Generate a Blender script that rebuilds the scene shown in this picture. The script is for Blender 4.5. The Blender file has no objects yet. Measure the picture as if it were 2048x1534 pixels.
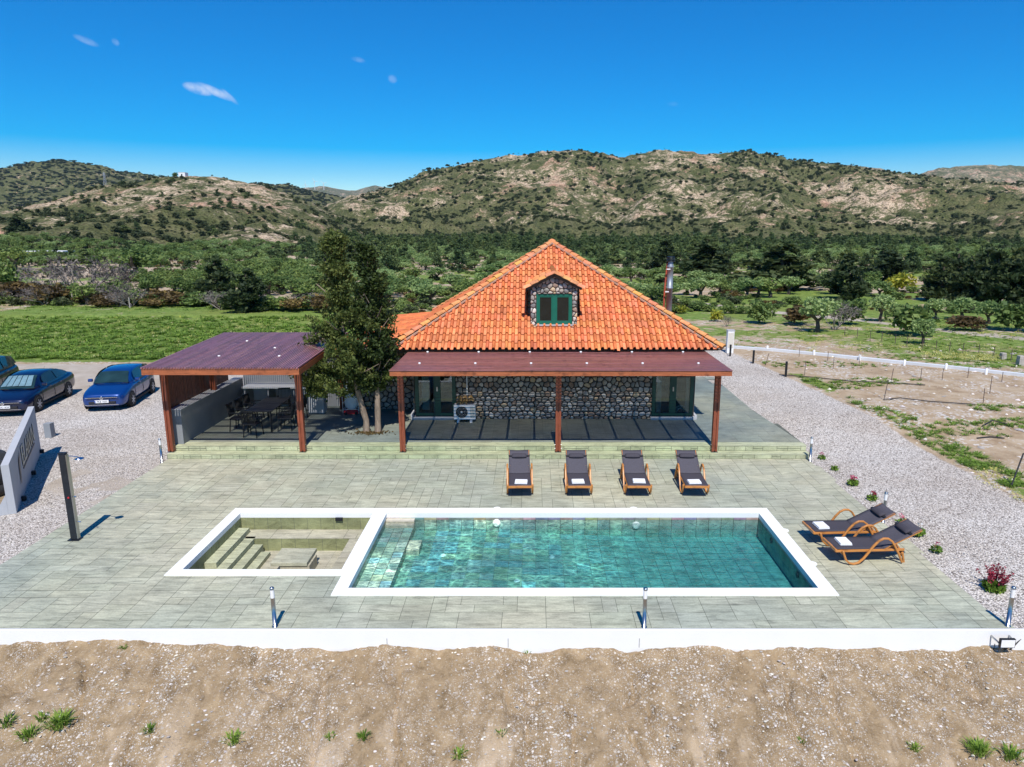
import bpy, bmesh, math, random
import numpy as np
from mathutils import Vector, Matrix
random.seed(7); R=math.radians; HAZE=True
# ------------------------------------------------------------ camera, sky, sun, exposure
sc=bpy.context.scene; COL=sc.collection
CAMH=7.0; F=1410.; CX=1066.; CY=767.; VH=458.
PIT=math.atan((CY-VH)/F); CP,SP=math.cos(PIT),math.sin(PIT)
cd=bpy.data.cameras.new('camera'); cam=bpy.data.objects.new('camera',cd); COL.objects.link(cam)
cam.location=(0,0,CAMH); cam.rotation_euler=(math.pi/2-PIT,0,0)
cd.sensor_width=36; cd.lens=F/2048*36; cd.shift_x=-(CX-1024)/2048; cd.clip_start=.1; cd.clip_end=20000
sc.camera=cam
SUN_EL=56.5; SUN_DX=-.07        # shadows fall away from the camera and a little to the left
saz=math.atan2(-SUN_DX,-1.0)    # direction towards the sun (x,y)
sd=Vector((math.sin(saz)*math.cos(R(SUN_EL)),math.cos(saz)*math.cos(R(SUN_EL)),math.sin(R(SUN_EL))))
w=bpy.data.worlds.new('World'); sc.world=w; w.use_nodes=True
nt=w.node_tree; nt.nodes.clear()
wo=nt.nodes.new('ShaderNodeOutputWorld'); bg=nt.nodes.new('ShaderNodeBackground')
sky=nt.nodes.new('ShaderNodeTexSky'); sky.sky_type='NISHITA'; sky.sun_disc=False
sky.sun_elevation=R(SUN_EL); sky.sun_rotation=math.atan2(sd.x,sd.y); sky.altitude=300; sky.air_density=1.0; sky.dust_density=.05; sky.ozone_density=4.0
hs=nt.nodes.new('ShaderNodeHueSaturation'); hs.inputs['Saturation'].default_value=2.05; hs.inputs['Value'].default_value=1.16; hs.inputs['Hue'].default_value=.508
nt.links.new(sky.outputs[0],hs.inputs['Color'])
# a few small cloud wisps, each a soft noisy ellipse in the sky dome
def skydir(u,v):
    x=(u-CX)/F; y=-(v-CY)/F
    return Vector((x,CP+y*SP,-SP+y*CP)).normalized()
tc=nt.nodes.new('ShaderNodeTexCoord')
nz=nt.nodes.new('ShaderNodeTexNoise'); nz.inputs['Scale'].default_value=38; nz.inputs['Detail'].default_value=7; nz.inputs['Roughness'].default_value=.62
nt.links.new(tc.outputs['Generated'],nz.inputs['Vector'])
def mth(t,op,a,b=None,c=None,clamp=False):
    n=t.nodes.new('ShaderNodeMath'); n.operation=op; n.use_clamp=clamp
    for i,q in enumerate((a,b,c)):
        if q is None: continue
        if isinstance(q,(int,float)): n.inputs[i].default_value=q
        else: t.links.new(q,n.inputs[i])
    return n.outputs[0]
tot=None
for (u,v,du,dv,ang,st) in ((396,178,25,10,.10,.8),(432,184,34,8,.30,.75),(460,194,18,5,.75,.55),(172,81,18,6,.2,.34),(231,84,6,6,0,.28),(716,119,14,5,.1,.34),(785,158,9,8,.1,.34),(1346,208,12,5,.1,.12)):
    c=skydir(u,v); rt=(skydir(u+1,v)-skydir(u-1,v)).normalized(); up=(skydir(u,v-1)-skydir(u,v+1)).normalized()
    ax=rt*math.cos(ang)-up*math.sin(ang); ay=rt*math.sin(ang)+up*math.cos(ang)
    def dot(vec,s):
        n=nt.nodes.new('ShaderNodeVectorMath'); n.operation='DOT_PRODUCT'; n.inputs[1].default_value=vec*s
        nt.links.new(tc.outputs['Generated'],n.inputs[0]); return n.outputs['Value']
    sx,sy=F*1.02/du,F*1.02/dv
    a=mth(nt,'SUBTRACT',dot(ax,sx),c.dot(ax)*sx); b=mth(nt,'SUBTRACT',dot(ay,sy),c.dot(ay)*sy)
    d=mth(nt,'ADD',mth(nt,'MULTIPLY',a,a),mth(nt,'MULTIPLY',b,b))
    f=mth(nt,'SUBTRACT',1.0,d,clamp=True)
    fr=mth(nt,'GREATER_THAN',dot(c,1.0),.5)
    f=mth(nt,'MULTIPLY',mth(nt,'MULTIPLY',f,fr),st)
    tot=f if tot is None else mth(nt,'MAXIMUM',tot,f)
m1=mth(nt,'MULTIPLY',mth(nt,'SUBTRACT',nz.outputs[0],.33),3.2,clamp=True)
m2=mth(nt,'MULTIPLY',mth(nt,'MULTIPLY',tot,m1),1.5,clamp=True)
cm=nt.nodes.new('ShaderNodeMix'); cm.data_type='RGBA'; nt.links.new(m2,cm.inputs[0]); nt.links.new(hs.outputs[0],cm.inputs[6]); cm.inputs[7].default_value=(4.6,6.0,8.6,1)
nt.links.new(cm.outputs[2],bg.inputs[0]); bg.inputs[1].default_value=.1; nt.links.new(bg.outputs[0],wo.inputs[0])
sl=bpy.data.lights.new('sun','SUN'); so=bpy.data.objects.new('sun',sl); COL.objects.link(so); sl.energy=4.6; sl.angle=R(.4); sl.color=(1,.955,.89)
so.rotation_euler=sd.to_track_quat('Z','Y').to_euler(); so.location=(0,-20,60)
sc.view_settings.view_transform='Standard'; sc.view_settings.look='None'; sc.view_settings.gamma=1; sc.view_settings.exposure=.22
sc.cycles.max_bounces=6; sc.cycles.diffuse_bounces=3; sc.cycles.glossy_bounces=3; sc.cycles.transmission_bounces=4; sc.cycles.transparent_max_bounces=16; sc.cycles.caustics_reflective=False; sc.cycles.caustics_refractive=False

# ------------------------------------------------------------ measuring helpers (photo points onto real ground heights)
def ray(u,v):
    x=(u-CX)/F; y=-(v-CY)/F
    return (x,CP+y*SP,-SP+y*CP)
def G(u,v,z=0):
    d=ray(u,v); t=(z-CAMH)/d[2]; return (t*d[0],t*d[1])
# ------------------------------------------------------------ materials
M={}
def newmat(name):
    m=bpy.data.materials.new(name); m.use_nodes=True; M[name]=m
    t=m.node_tree; b=t.nodes['Principled BSDF']; return m,t,b
def rgb(c): return (c[0],c[1],c[2],1)
def coords(t,scale=(1,1,1),kind='Object',rot=(0,0,0)):
    n=t.nodes.new('ShaderNodeTexCoord'); mp=t.nodes.new('ShaderNodeMapping'); mp.inputs['Scale'].default_value=scale; mp.inputs['Rotation'].default_value=rot
    if kind=='World':
        g=t.nodes.new('ShaderNodeNewGeometry'); t.links.new(g.outputs['Position'],mp.inputs[0])
    else: t.links.new(n.outputs[kind],mp.inputs[0])
    return mp.outputs[0]
def noise(t,vec,scale,detail=4,rough=.55,dist=0):
    n=t.nodes.new('ShaderNodeTexNoise'); n.inputs['Scale'].default_value=scale; n.inputs['Detail'].default_value=detail; n.inputs['Roughness'].default_value=rough; n.inputs['Distortion'].default_value=dist
    t.links.new(vec,n.inputs['Vector']); return n.outputs[0]
def voro(t,vec,scale,feature='F1',out='Distance',rnd=1.):
    n=t.nodes.new('ShaderNodeTexVoronoi'); n.feature=feature; n.inputs['Scale'].default_value=scale; n.inputs['Randomness'].default_value=rnd
    t.links.new(vec,n.inputs['Vector']); return n.outputs[out]
def ramp(t,fac,stops,interp='LINEAR'):
    n=t.nodes.new('ShaderNodeValToRGB'); r=n.color_ramp; r.interpolation=interp
    while len(r.elements)>1: r.elements.remove(r.elements[-1])
    r.elements[0].position=stops[0][0]; r.elements[0].color=rgb(stops[0][1])
    for p,c in stops[1:]:
        e=r.elements.new(p); e.color=rgb(c)
    t.links.new(fac,n.inputs[0]); return n.outputs[0]
def mix(t,fac,a,b,blend='MIX'):
    n=t.nodes.new('ShaderNodeMix'); n.data_type='RGBA'; n.blend_type=blend
    for i,q in ((0,fac),(6,a),(7,b)):
        if isinstance(q,(int,float)): n.inputs[i].default_value=q
        elif isinstance(q,tuple): n.inputs[i].default_value=rgb(q)
        else: t.links.new(q,n.inputs[i])
    return n.outputs[2]
def attr(t,name,out='Color'):
    n=t.nodes.new('ShaderNodeAttribute'); n.attribute_name=name; return n.outputs[out]
def bump(t,b,h,strength=.4,dist=.02):
    n=t.nodes.new('ShaderNodeBump'); n.inputs['Strength'].default_value=strength; n.inputs['Distance'].default_value=dist
    t.links.new(h,n.inputs['Height']); t.links.new(n.outputs[0],b.inputs['Normal']); return n
def g3(v): return (v,v,v)
def simple(name,c,rough=.6,metal=0,var=.25,scale=8,bmp=0,stretch=(1,1,1),colattr=False,spec=.4,coat=0,fine=0):
    m,t,b=newmat(name); v=coords(t,stretch)
    n=noise(t,v,scale,5,.6)
    c0=tuple(x*(1-var) for x in c); c1=tuple(min(1,x*(1+var)) for x in c)
    col=ramp(t,n,[(.3,c0),(.7,c1)])
    if fine:
        n2=noise(t,v,scale*fine,3,.6); col=mix(t,1.0,col,ramp(t,n2,[(.3,g3(.75)),(.7,g3(1.15))]),'MULTIPLY')
    if colattr: col=mix(t,1.0,col,attr(t,'col'),'MULTIPLY')
    t.links.new(col,b.inputs['Base Color']); b.inputs['Roughness'].default_value=rough; b.inputs['Metallic'].default_value=metal
    b.inputs['Specular IOR Level'].default_value=spec; b.inputs['Coat Weight'].default_value=coat
    if bmp: bump(t,b,n,bmp,.01)
    return m
simple('white_render',(.80,.80,.79),.75,var=.02,scale=1.5,spec=.2)
t=M['white_render'].node_tree; b=t.nodes['Principled BSDF']; l=b.inputs['Base Color'].links[0].from_socket
v=coords(t,kind='World'); sx=t.nodes.new('ShaderNodeSeparateXYZ'); t.links.new(v,sx.inputs[0])
f_=mth(t,'SUBTRACT',noise(t,coords(t,(1,1,2.5),kind='World'),2.4,6,.7),mth(t,'MULTIPLY',mth(t,'ADD',sx.outputs[2],.42),2.2)); f_=mth(t,'MULTIPLY',mth(t,'SUBTRACT',f_,.38),1.6,clamp=True)
t.links.new(mix(t,mth(t,'MULTIPLY',f_,.55),l,(.5,.40,.29)),b.inputs['Base Color'])
simple('white_paint',(.8,.8,.8),.5,var=.03)
simple('grey_render',(.23,.245,.26),.8,var=.08,scale=2,bmp=.1)
simple('pale_grey_render',(.42,.43,.45),.8,var=.05,scale=2)
simple('black_metal',(.02,.021,.024),.45,metal=.3,var=.2)
simple('shower_metal',(.035,.04,.05),.38,metal=.6,var=.15)
simple('steel',(.42,.43,.44),.28,metal=1,var=.12,scale=3)
simple('chrome',(.7,.7,.72),.15,metal=1,var=.05)
simple('fabric',(.055,.05,.062),.85,var=.15,scale=60,bmp=.2,fine=5)
simple('fabric_light',(.075,.07,.085),.85,var=.12,scale=30,bmp=.2)
simple('towel',(.78,.78,.79),.95,var=.04,scale=40,bmp=.5)
simple('mortar',(.055,.05,.046),.95,var=.3,scale=20)
simple('stone',(.47,.43,.39),.85,var=.28,scale=9,bmp=.5,colattr=True,fine=5)
simple('joint',(.115,.125,.10),.95,var=.25,scale=4)
simple('pool_grout',(.26,.34,.31),.8,var=.2,scale=4)
simple('clay_tile',(.62,.168,.058),.72,var=.22,scale=2.2,bmp=.25,colattr=True,fine=14,spec=.3)
simple('clay_ridge',(.68,.26,.105),.72,var=.22,scale=5,bmp=.25,colattr=True,fine=6,spec=.3)
simple('green_frame',(.008,.13,.085),.38,var=.08,scale=6)
simple('dark_green_frame',(.008,.05,.038),.4,var=.08)
simple('pool_stone',(.55,.50,.40),.7,var=.12,scale=8)
simple('rubber',(.018,.018,.018),.85,var=.2)
simple('black_plastic',(.02,.02,.022),.5,var=.2,scale=3)
simple('tank_plastic',(.035,.036,.038),.45,var=.25,scale=3)
simple('pallet_wood',(.28,.21,.13),.85,var=.3,scale=6)
simple('red_plastic',(.5,.02,.03),.5,var=.1)
simple('bark',(.26,.2,.15),.95,var=.4,scale=7,bmp=.9,stretch=(1,1,.25),fine=5)
simple('dark_bark',(.10,.08,.06),.95,var=.4,scale=5,bmp=.7,stretch=(1,1,.3))
simple('grey_twig',(.27,.235,.215),.95,var=.35,scale=3)
simple('pebble',(.52,.48,.44),.8,var=.2,scale=4,colattr=True)
simple('mortar_pink',(.46,.30,.22),.9)
simple('foil',(.22,.36,.40),.35,metal=.4,var=.2,scale=5)
simple('cream',(.62,.58,.5),.6,var=.08)
simple('blue_shed',(.42,.47,.58),.7,var=.08,scale=1)
simple('rust_post',(.12,.09,.075),.8,var=.3,scale=6)
simple('concrete_block',(.42,.38,.34),.9,var=.25,scale=5)
simple('pipe_white',(.62,.64,.66),.7,var=.1,scale=.6)
simple('hub_grey',(.50,.51,.53),.4,metal=.3,var=.1)
simple('letter_dark',(.03,.035,.05),.4,metal=.5)
simple('letter_cream',(.55,.5,.38),.5)
simple('blue_mark',(.02,.07,.35),.5)
simple('curtain',(.5,.5,.5),.9,var=.1,scale=3,stretch=(8,1,.3))
simple('interior',(.10,.105,.11),.9,var=.3,scale=1)
def woodmat(name,c,ax,rough=.5,var=.35):
    m,t,b=newmat(name); s=[7,7,7]; s[ax]=.55; v=coords(t,tuple(s))
    n=noise(t,v,3,6,.65,1.2)
    k=coords(t,(1,1,1)); n2=noise(t,k,5,2,.5)
    col=ramp(t,n,[(.28,tuple(x*(1-var) for x in c)),(.5,c),(.72,tuple(x*(1+var) for x in c))])
    col=mix(t,1.0,col,ramp(t,n2,[(.25,g3(.55)),(.42,g3(1)),(1,g3(1.1))]),'MULTIPLY')
    t.links.new(col,b.inputs['Base Color']); b.inputs['Roughness'].default_value=rough; bump(t,b,n,.25,.005); return m
woodmat('beam_wood',(.36,.105,.038),0); woodmat('beam_wood_y',(.30,.085,.033),1); woodmat('post_wood',(.24,.062,.028),2)
woodmat('slat_x',(.22,.088,.075),0,.42,.45); woodmat('slat_y',(.25,.115,.105),1,.36,.35); woodmat('slat_z',(.15,.055,.035),2)
woodmat('lounger_wood',(.50,.205,.05),0,.4,.2)
def glass(name,c,rough=.03):
    m,t,b=newmat(name); v=coords(t); n=noise(t,v,2.5,3)
    t.links.new(ramp(t,n,[(.3,tuple(x*.6 for x in c)),(.7,c)]),b.inputs['Base Color']); b.inputs['Roughness'].default_value=rough; b.inputs['Specular IOR Level'].default_value=.5; return m
glass('window_glass',(.012,.016,.014)); glass('car_glass',(.02,.05,.055)); glass('lens_glass',(.5,.5,.48),.1)
m,t,b=newmat('clear_glass')
gl=t.nodes.new('ShaderNodeBsdfGlossy'); gl.inputs['Roughness'].default_value=.02; tr=t.nodes.new('ShaderNodeBsdfTransparent'); tr.inputs[0].default_value=(.62,.74,.74,1)
fr=t.nodes.new('ShaderNodeFresnel'); fr.inputs[0].default_value=1.6; mx=t.nodes.new('ShaderNodeMixShader')
t.links.new(mth(t,'ADD',fr.outputs[0],.03),mx.inputs[0]); t.links.new(tr.outputs[0],mx.inputs[1]); t.links.new(gl.outputs[0],mx.inputs[2]); t.links.new(mx.outputs[0],t.nodes['Material Output'].inputs[0])
def carpaint(name,c):
    m,t,b=newmat(name); v=coords(t); n=noise(t,v,3,2)
    t.links.new(ramp(t,n,[(.3,tuple(x*.92 for x in c)),(.7,c)]),b.inputs['Base Color']); b.inputs['Metallic'].default_value=.35; b.inputs['Roughness'].default_value=.32; b.inputs['Coat Weight'].default_value=1; b.inputs['Coat Roughness'].default_value=.04
carpaint('paint_blue',(.003,.045,.22)); carpaint('paint_navy',(.003,.01,.05)); carpaint('paint_black',(.008,.012,.025))
# stamped concrete deck
def deckmat(name,tones,seedrot=0):
    m,t,b=newmat(name); v=coords(t,kind='World')
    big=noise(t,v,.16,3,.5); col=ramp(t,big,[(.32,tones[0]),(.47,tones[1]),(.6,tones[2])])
    st=coords(t,(.9,4.5,2),kind='World'); n=noise(t,st,2.2,7,.72,.8)
    col=mix(t,1.0,col,ramp(t,n,[(.3,g3(.55)),(.5,g3(.97)),(.72,g3(1.30))]),'MULTIPLY')
    n2=noise(t,v,1.1,5,.6); col=mix(t,1.0,col,ramp(t,n2,[(.3,g3(.86)),(.7,g3(1.1))]),'MULTIPLY')
    n3=noise(t,v,26,3,.6); col=mix(t,1.0,col,ramp(t,n3,[(.3,g3(.88)),(.7,g3(1.1))]),'MULTIPLY')
    col=mix(t,1.0,col,attr(t,'col'),'MULTIPLY')
    t.links.new(col,b.inputs['Base Color']); t.links.new(ramp(t,n,[(.3,g3(.5)),(.7,g3(.75))]),b.inputs['Roughness']); bump(t,b,n,.25,.012); b.inputs['Specular IOR Level'].default_value=.3
deckmat('deck',[(.33,.36,.30),(.395,.405,.305),(.45,.435,.315)])
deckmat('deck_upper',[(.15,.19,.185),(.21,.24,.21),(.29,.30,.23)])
deckmat('riser_green',[(.36,.40,.235),(.40,.44,.27),(.45,.46,.30)])
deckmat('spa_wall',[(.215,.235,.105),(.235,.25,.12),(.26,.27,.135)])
deckmat('spa_floor',[(.40,.38,.27),(.43,.40,.30),(.46,.43,.32)])
# pool tile
m,t,b=newmat('pool_tile'); v=coords(t,kind='World'); n=noise(t,v,3.5,5,.6)
col=mix(t,1.0,attr(t,'col'),ramp(t,n,[(.3,g3(.62)),(.7,g3(1.25))]),'MULTIPLY'); t.links.new(col,b.inputs['Base Color']); b.inputs['Roughness'].default_value=.5
# water: clear sheet with a web of caustic light painted into its colour, over water that soaks up red
def watermat(name,top):
    m,t,b=newmat(name); t.nodes.remove(b); out=t.nodes['Material Output']
    va=t.nodes.new('ShaderNodeVolumeAbsorption'); va.inputs['Color'].default_value=(.0,.80,.84,1); va.inputs['Density'].default_value=.95
    t.links.new(va.outputs[0],out.inputs['Volume']); tr=t.nodes.new('ShaderNodeBsdfTransparent')
    if top:
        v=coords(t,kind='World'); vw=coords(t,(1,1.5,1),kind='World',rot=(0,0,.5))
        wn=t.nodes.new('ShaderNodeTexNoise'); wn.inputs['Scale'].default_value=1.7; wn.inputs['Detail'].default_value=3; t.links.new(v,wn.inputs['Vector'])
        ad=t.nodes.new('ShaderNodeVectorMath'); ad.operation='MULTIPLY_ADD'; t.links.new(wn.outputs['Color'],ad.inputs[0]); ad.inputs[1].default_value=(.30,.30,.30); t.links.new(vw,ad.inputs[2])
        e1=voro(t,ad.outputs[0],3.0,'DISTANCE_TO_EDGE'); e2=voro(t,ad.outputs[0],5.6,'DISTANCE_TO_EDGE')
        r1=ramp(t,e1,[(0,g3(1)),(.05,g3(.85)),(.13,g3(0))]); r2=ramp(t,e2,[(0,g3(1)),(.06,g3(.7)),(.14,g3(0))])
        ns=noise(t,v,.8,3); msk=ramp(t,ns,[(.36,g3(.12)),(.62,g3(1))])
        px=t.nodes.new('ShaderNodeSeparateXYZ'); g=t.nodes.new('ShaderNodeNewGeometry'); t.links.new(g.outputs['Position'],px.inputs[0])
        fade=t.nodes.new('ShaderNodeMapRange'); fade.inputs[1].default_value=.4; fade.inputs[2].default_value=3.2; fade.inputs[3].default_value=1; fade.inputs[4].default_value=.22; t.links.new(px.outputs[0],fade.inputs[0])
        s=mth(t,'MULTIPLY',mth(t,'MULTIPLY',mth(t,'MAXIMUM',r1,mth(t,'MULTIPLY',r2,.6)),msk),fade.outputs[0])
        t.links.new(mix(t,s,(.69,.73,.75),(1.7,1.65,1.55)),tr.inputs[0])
        gl=t.nodes.new('ShaderNodeBsdfGlossy'); gl.inputs['Roughness'].default_value=.03
        fr=t.nodes.new('ShaderNodeFresnel'); fr.inputs[0].default_value=1.33
        wv=coords(t,(1,2.2,1),kind='World'); hn=mth(t,'ADD',noise(t,wv,5,4,.55,.6),mth(t,'MULTIPLY',noise(t,wv,18,2,.5),.3))
        bp=t.nodes.new('ShaderNodeBump'); bp.inputs['Strength'].default_value=.55; bp.inputs['Distance'].default_value=.05; t.links.new(hn,bp.inputs['Height'])
        t.links.new(bp.outputs[0],gl.inputs['Normal']); t.links.new(bp.outputs[0],fr.inputs['Normal'])
        mx=t.nodes.new('ShaderNodeMixShader'); t.links.new(fr.outputs[0],mx.inputs[0]); t.links.new(tr.outputs[0],mx.inputs[1]); t.links.new(gl.outputs[0],mx.inputs[2]); t.links.new(mx.outputs[0],out.inputs[0])
    else: t.links.new(tr.outputs[0],out.inputs[0])
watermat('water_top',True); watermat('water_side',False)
# foliage
def leafmat(name,a,bb,c,sc_=1.2,rough=.6,gain=1.0,trans=.35):
    a,bb,c=[tuple(min(.9,q*gain) for q in p) for p in (a,bb,c)]
    m,t,b=newmat(name); v=coords(t); n=noise(t,v,sc_,3,.6)
    oi=t.nodes.new('ShaderNodeObjectInfo'); k=mth(t,'ADD',mth(t,'MULTIPLY',n,.75),mth(t,'MULTIPLY',oi.outputs['Random'],.3))
    k=mth(t,'ADD',k,mth(t,'MULTIPLY',mth(t,'SUBTRACT',attr(t,'rnd','Fac'),.5),.35))
    lc=ramp(t,k,[(.3,a),(.5,bb),(.78,c)]); t.links.new(lc,b.inputs['Base Color']); b.inputs['Roughness'].default_value=rough; b.inputs['Specular IOR Level'].default_value=.25
    if trans:
        tl=t.nodes.new('ShaderNodeBsdfTranslucent'); t.links.new(lc,tl.inputs[0]); mx=t.nodes.new('ShaderNodeMixShader'); mx.inputs[0].default_value=trans
        t.links.new(b.outputs[0],mx.inputs[1]); t.links.new(tl.outputs[0],mx.inputs[2]); t.links.new(mx.outputs[0],t.nodes['Material Output'].inputs[0])
leafmat('leaf_cypress',(.02,.038,.009),(.07,.10,.024),(.16,.185,.048),2.2,gain=1.12)
leafmat('leaf_conifer',(.016,.028,.012),(.034,.05,.018),(.068,.082,.026),.6,gain=3.3)
leafmat('leaf_conifer_dark',(.016,.028,.012),(.034,.05,.018),(.068,.082,.026),.6,gain=1.7)
leafmat('leaf_olive',(.046,.076,.024),(.088,.126,.042),(.155,.19,.078),.8,gain=2.6)
leafmat('leaf_bush',(.028,.048,.014),(.055,.08,.022),(.10,.125,.035),.9,gain=2.8)
leafmat('leaf_hill',(.024,.036,.016),(.045,.058,.025),(.075,.088,.038),.5,gain=1.6)
leafmat('leaf_yellow',(.16,.2,.03),(.35,.36,.04),(.6,.52,.06),.9)
leafmat('leaf_ochre',(.07,.05,.022),(.14,.095,.04),(.24,.17,.05),.9)
leafmat('leaf_twig',(.10,.08,.07),(.17,.145,.13),(.26,.22,.2),.9)
leafmat('leaf_grass',(.06,.11,.015),(.13,.22,.03),(.24,.33,.06),3,gain=1.35)
leafmat('petal_yellow',(.5,.48,.12),(.62,.58,.2),(.75,.72,.4),3)
leafmat('petal_pink',(.45,.05,.12),(.6,.12,.2),(.75,.3,.38),3)
leafmat('petal_red',(.22,.015,.03),(.33,.03,.06),(.45,.08,.12),3)
leafmat('petal_white',(.7,.7,.7),(.78,.78,.75),(.85,.85,.85),3)
leafmat('stem_red',(.16,.03,.05),(.28,.06,.09),(.42,.1,.16),3)
# grounds
def groundmat():
    m,t,b=newmat('ground'); v=coords(t,kind='World'); a=t.nodes.new('ShaderNodeAttribute'); a.attribute_name='mask'
    sp=t.nodes.new('ShaderNodeSeparateColor'); t.links.new(a.outputs['Color'],sp.inputs[0]); gr,gs,dk=sp.outputs  # gravel, grass, pale road
    # gravel
    vc=voro(t,v,32,out='Color'); bw=t.nodes.new('ShaderNodeRGBToBW'); t.links.new(vc,bw.inputs[0])
    gcol=ramp(t,bw.outputs[0],[(.12,(.20,.18,.155)),(.35,(.47,.43,.38)),(.55,(.64,.60,.545)),(.8,(.80,.77,.71))])
    dd=voro(t,v,32); gcol=mix(t,1.0,gcol,ramp(t,dd,[(.0,g3(1.1)),(.5,g3(.9)),(.9,g3(.4))]),'MULTIPLY')
    gb=noise(t,v,.35,4,.6); gcol=mix(t,1.0,gcol,ramp(t,gb,[(.3,(.90,.84,.80)),(.65,(1.08,1.06,1.06))]),'MULTIPLY')
    # earth
    e1=noise(t,v,1.3,7,.68); ecol=ramp(t,e1,[(.3,(.28,.195,.12)),(.5,(.42,.315,.205)),(.68,(.51,.41,.295))])
    ev=voro(t,v,11,out='Color'); eb=t.nodes.new('ShaderNodeRGBToBW'); t.links.new(ev,eb.inputs[0])
    stm=mth(t,'MULTIPLY',ramp(t,eb.outputs[0],[(.62,g3(0)),(.7,g3(1))]),ramp(t,noise(t,v,.5,3),[(.45,g3(0)),(.6,g3(1))]))
    ecol=mix(t,stm,ecol,(.60,.56,.51))
    # grass
    g1=noise(t,v,.12,4,.6); g2=noise(t,v,2.6,6,.72); gcl=ramp(t,g2,[(.3,(.07,.12,.022)),(.47,(.14,.215,.045)),(.62,(.225,.31,.075)),(.78,(.32,.38,.13))])
    gcl=mix(t,ramp(t,g1,[(.42,g3(0)),(.62,g3(.55))]),gcl,(.21,.23,.06))
    fl=mth(t,'MULTIPLY',ramp(t,noise(t,coords(t,(1,.6,1),kind='World'),1.6,6,.75),[(.60,g3(0)),(.66,g3(1))]),ramp(t,noise(t,v,.09,3),[(.46,g3(0)),(.6,g3(1))]))
    gcl=mix(t,mth(t,'MULTIPLY',fl,.75),gcl,(.52,.47,.06))
    def edge(f,sc_,wd):   # noisy edge for a mask
        n=noise(t,v,sc_,6,.7); return mth(t,'MULTIPLY',mth(t,'ADD',mth(t,'SUBTRACT',f,.5),mth(t,'ADD',mth(t,'MULTIPLY',mth(t,'SUBTRACT',n,.5),wd),.06)),7.0,clamp=True)
    col=mix(t,edge(gs,1.1,1.5),ecol,gcl)
    rd=ramp(t,noise(t,v,.9,6,.7),[(.3,(.36,.30,.235)),(.7,(.52,.46,.39))])
    col=mix(t,edge(dk,.8,.5),col,rd)
    col=mix(t,edge(gr,.7,.45),col,gcol)
    t.links.new(col,b.inputs['Base Color']); b.inputs['Roughness'].default_value=.95; b.inputs['Specular IOR Level'].default_value=.15
    h=mth(t,'ADD',mth(t,'MULTIPLY',dd,-.8),mth(t,'MULTIPLY',g2,1.2)); bump(t,b,h,.9,.035)
groundmat()
def hillmat():
    m,t,b=newmat('hillside'); v=coords(t,kind='World'); rk=attr(t,'rock','Fac')
    n1=noise(t,v,.02,6,.6); n2=noise(t,v,.09,6,.72); n3=noise(t,v,.42,6,.78)
    scr=ramp(t,n2,[(.3,(.055,.07,.025)),(.46,(.115,.125,.05)),(.62,(.18,.17,.08)),(.78,(.27,.22,.125))])
    rock=ramp(t,n3,[(.3,(.36,.245,.155)),(.5,(.60,.455,.31)),(.7,(.78,.63,.46))])
    rock=mix(t,ramp(t,n1,[(.5,g3(0)),(.6,g3(.7))]),rock,(.46,.24,.155))
    f=mth(t,'MULTIPLY',mth(t,'SUBTRACT',mth(t,'ADD',rk,mth(t,'MULTIPLY',mth(t,'SUBTRACT',mth(t,'ADD',mth(t,'MULTIPLY',n2,.55),mth(t,'MULTIPLY',n3,.45)),.5),2.6)),.61),5,clamp=True)
    n4=noise(t,v,.9,4,.8); dk=ramp(t,n4,[(.42,g3(.38)),(.52,g3(1)),(.7,g3(1.25))]); t.links.new(mix(t,1.0,mix(t,f,scr,rock),dk,'MULTIPLY'),b.inputs['Base Color']); b.inputs['Roughness'].default_value=.95; b.inputs['Specular IOR Level'].default_value=.1
    bump(t,b,mth(t,'ADD',n2,mth(t,'MULTIPLY',n3,.4)),.9,3.)
hillmat()
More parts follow.
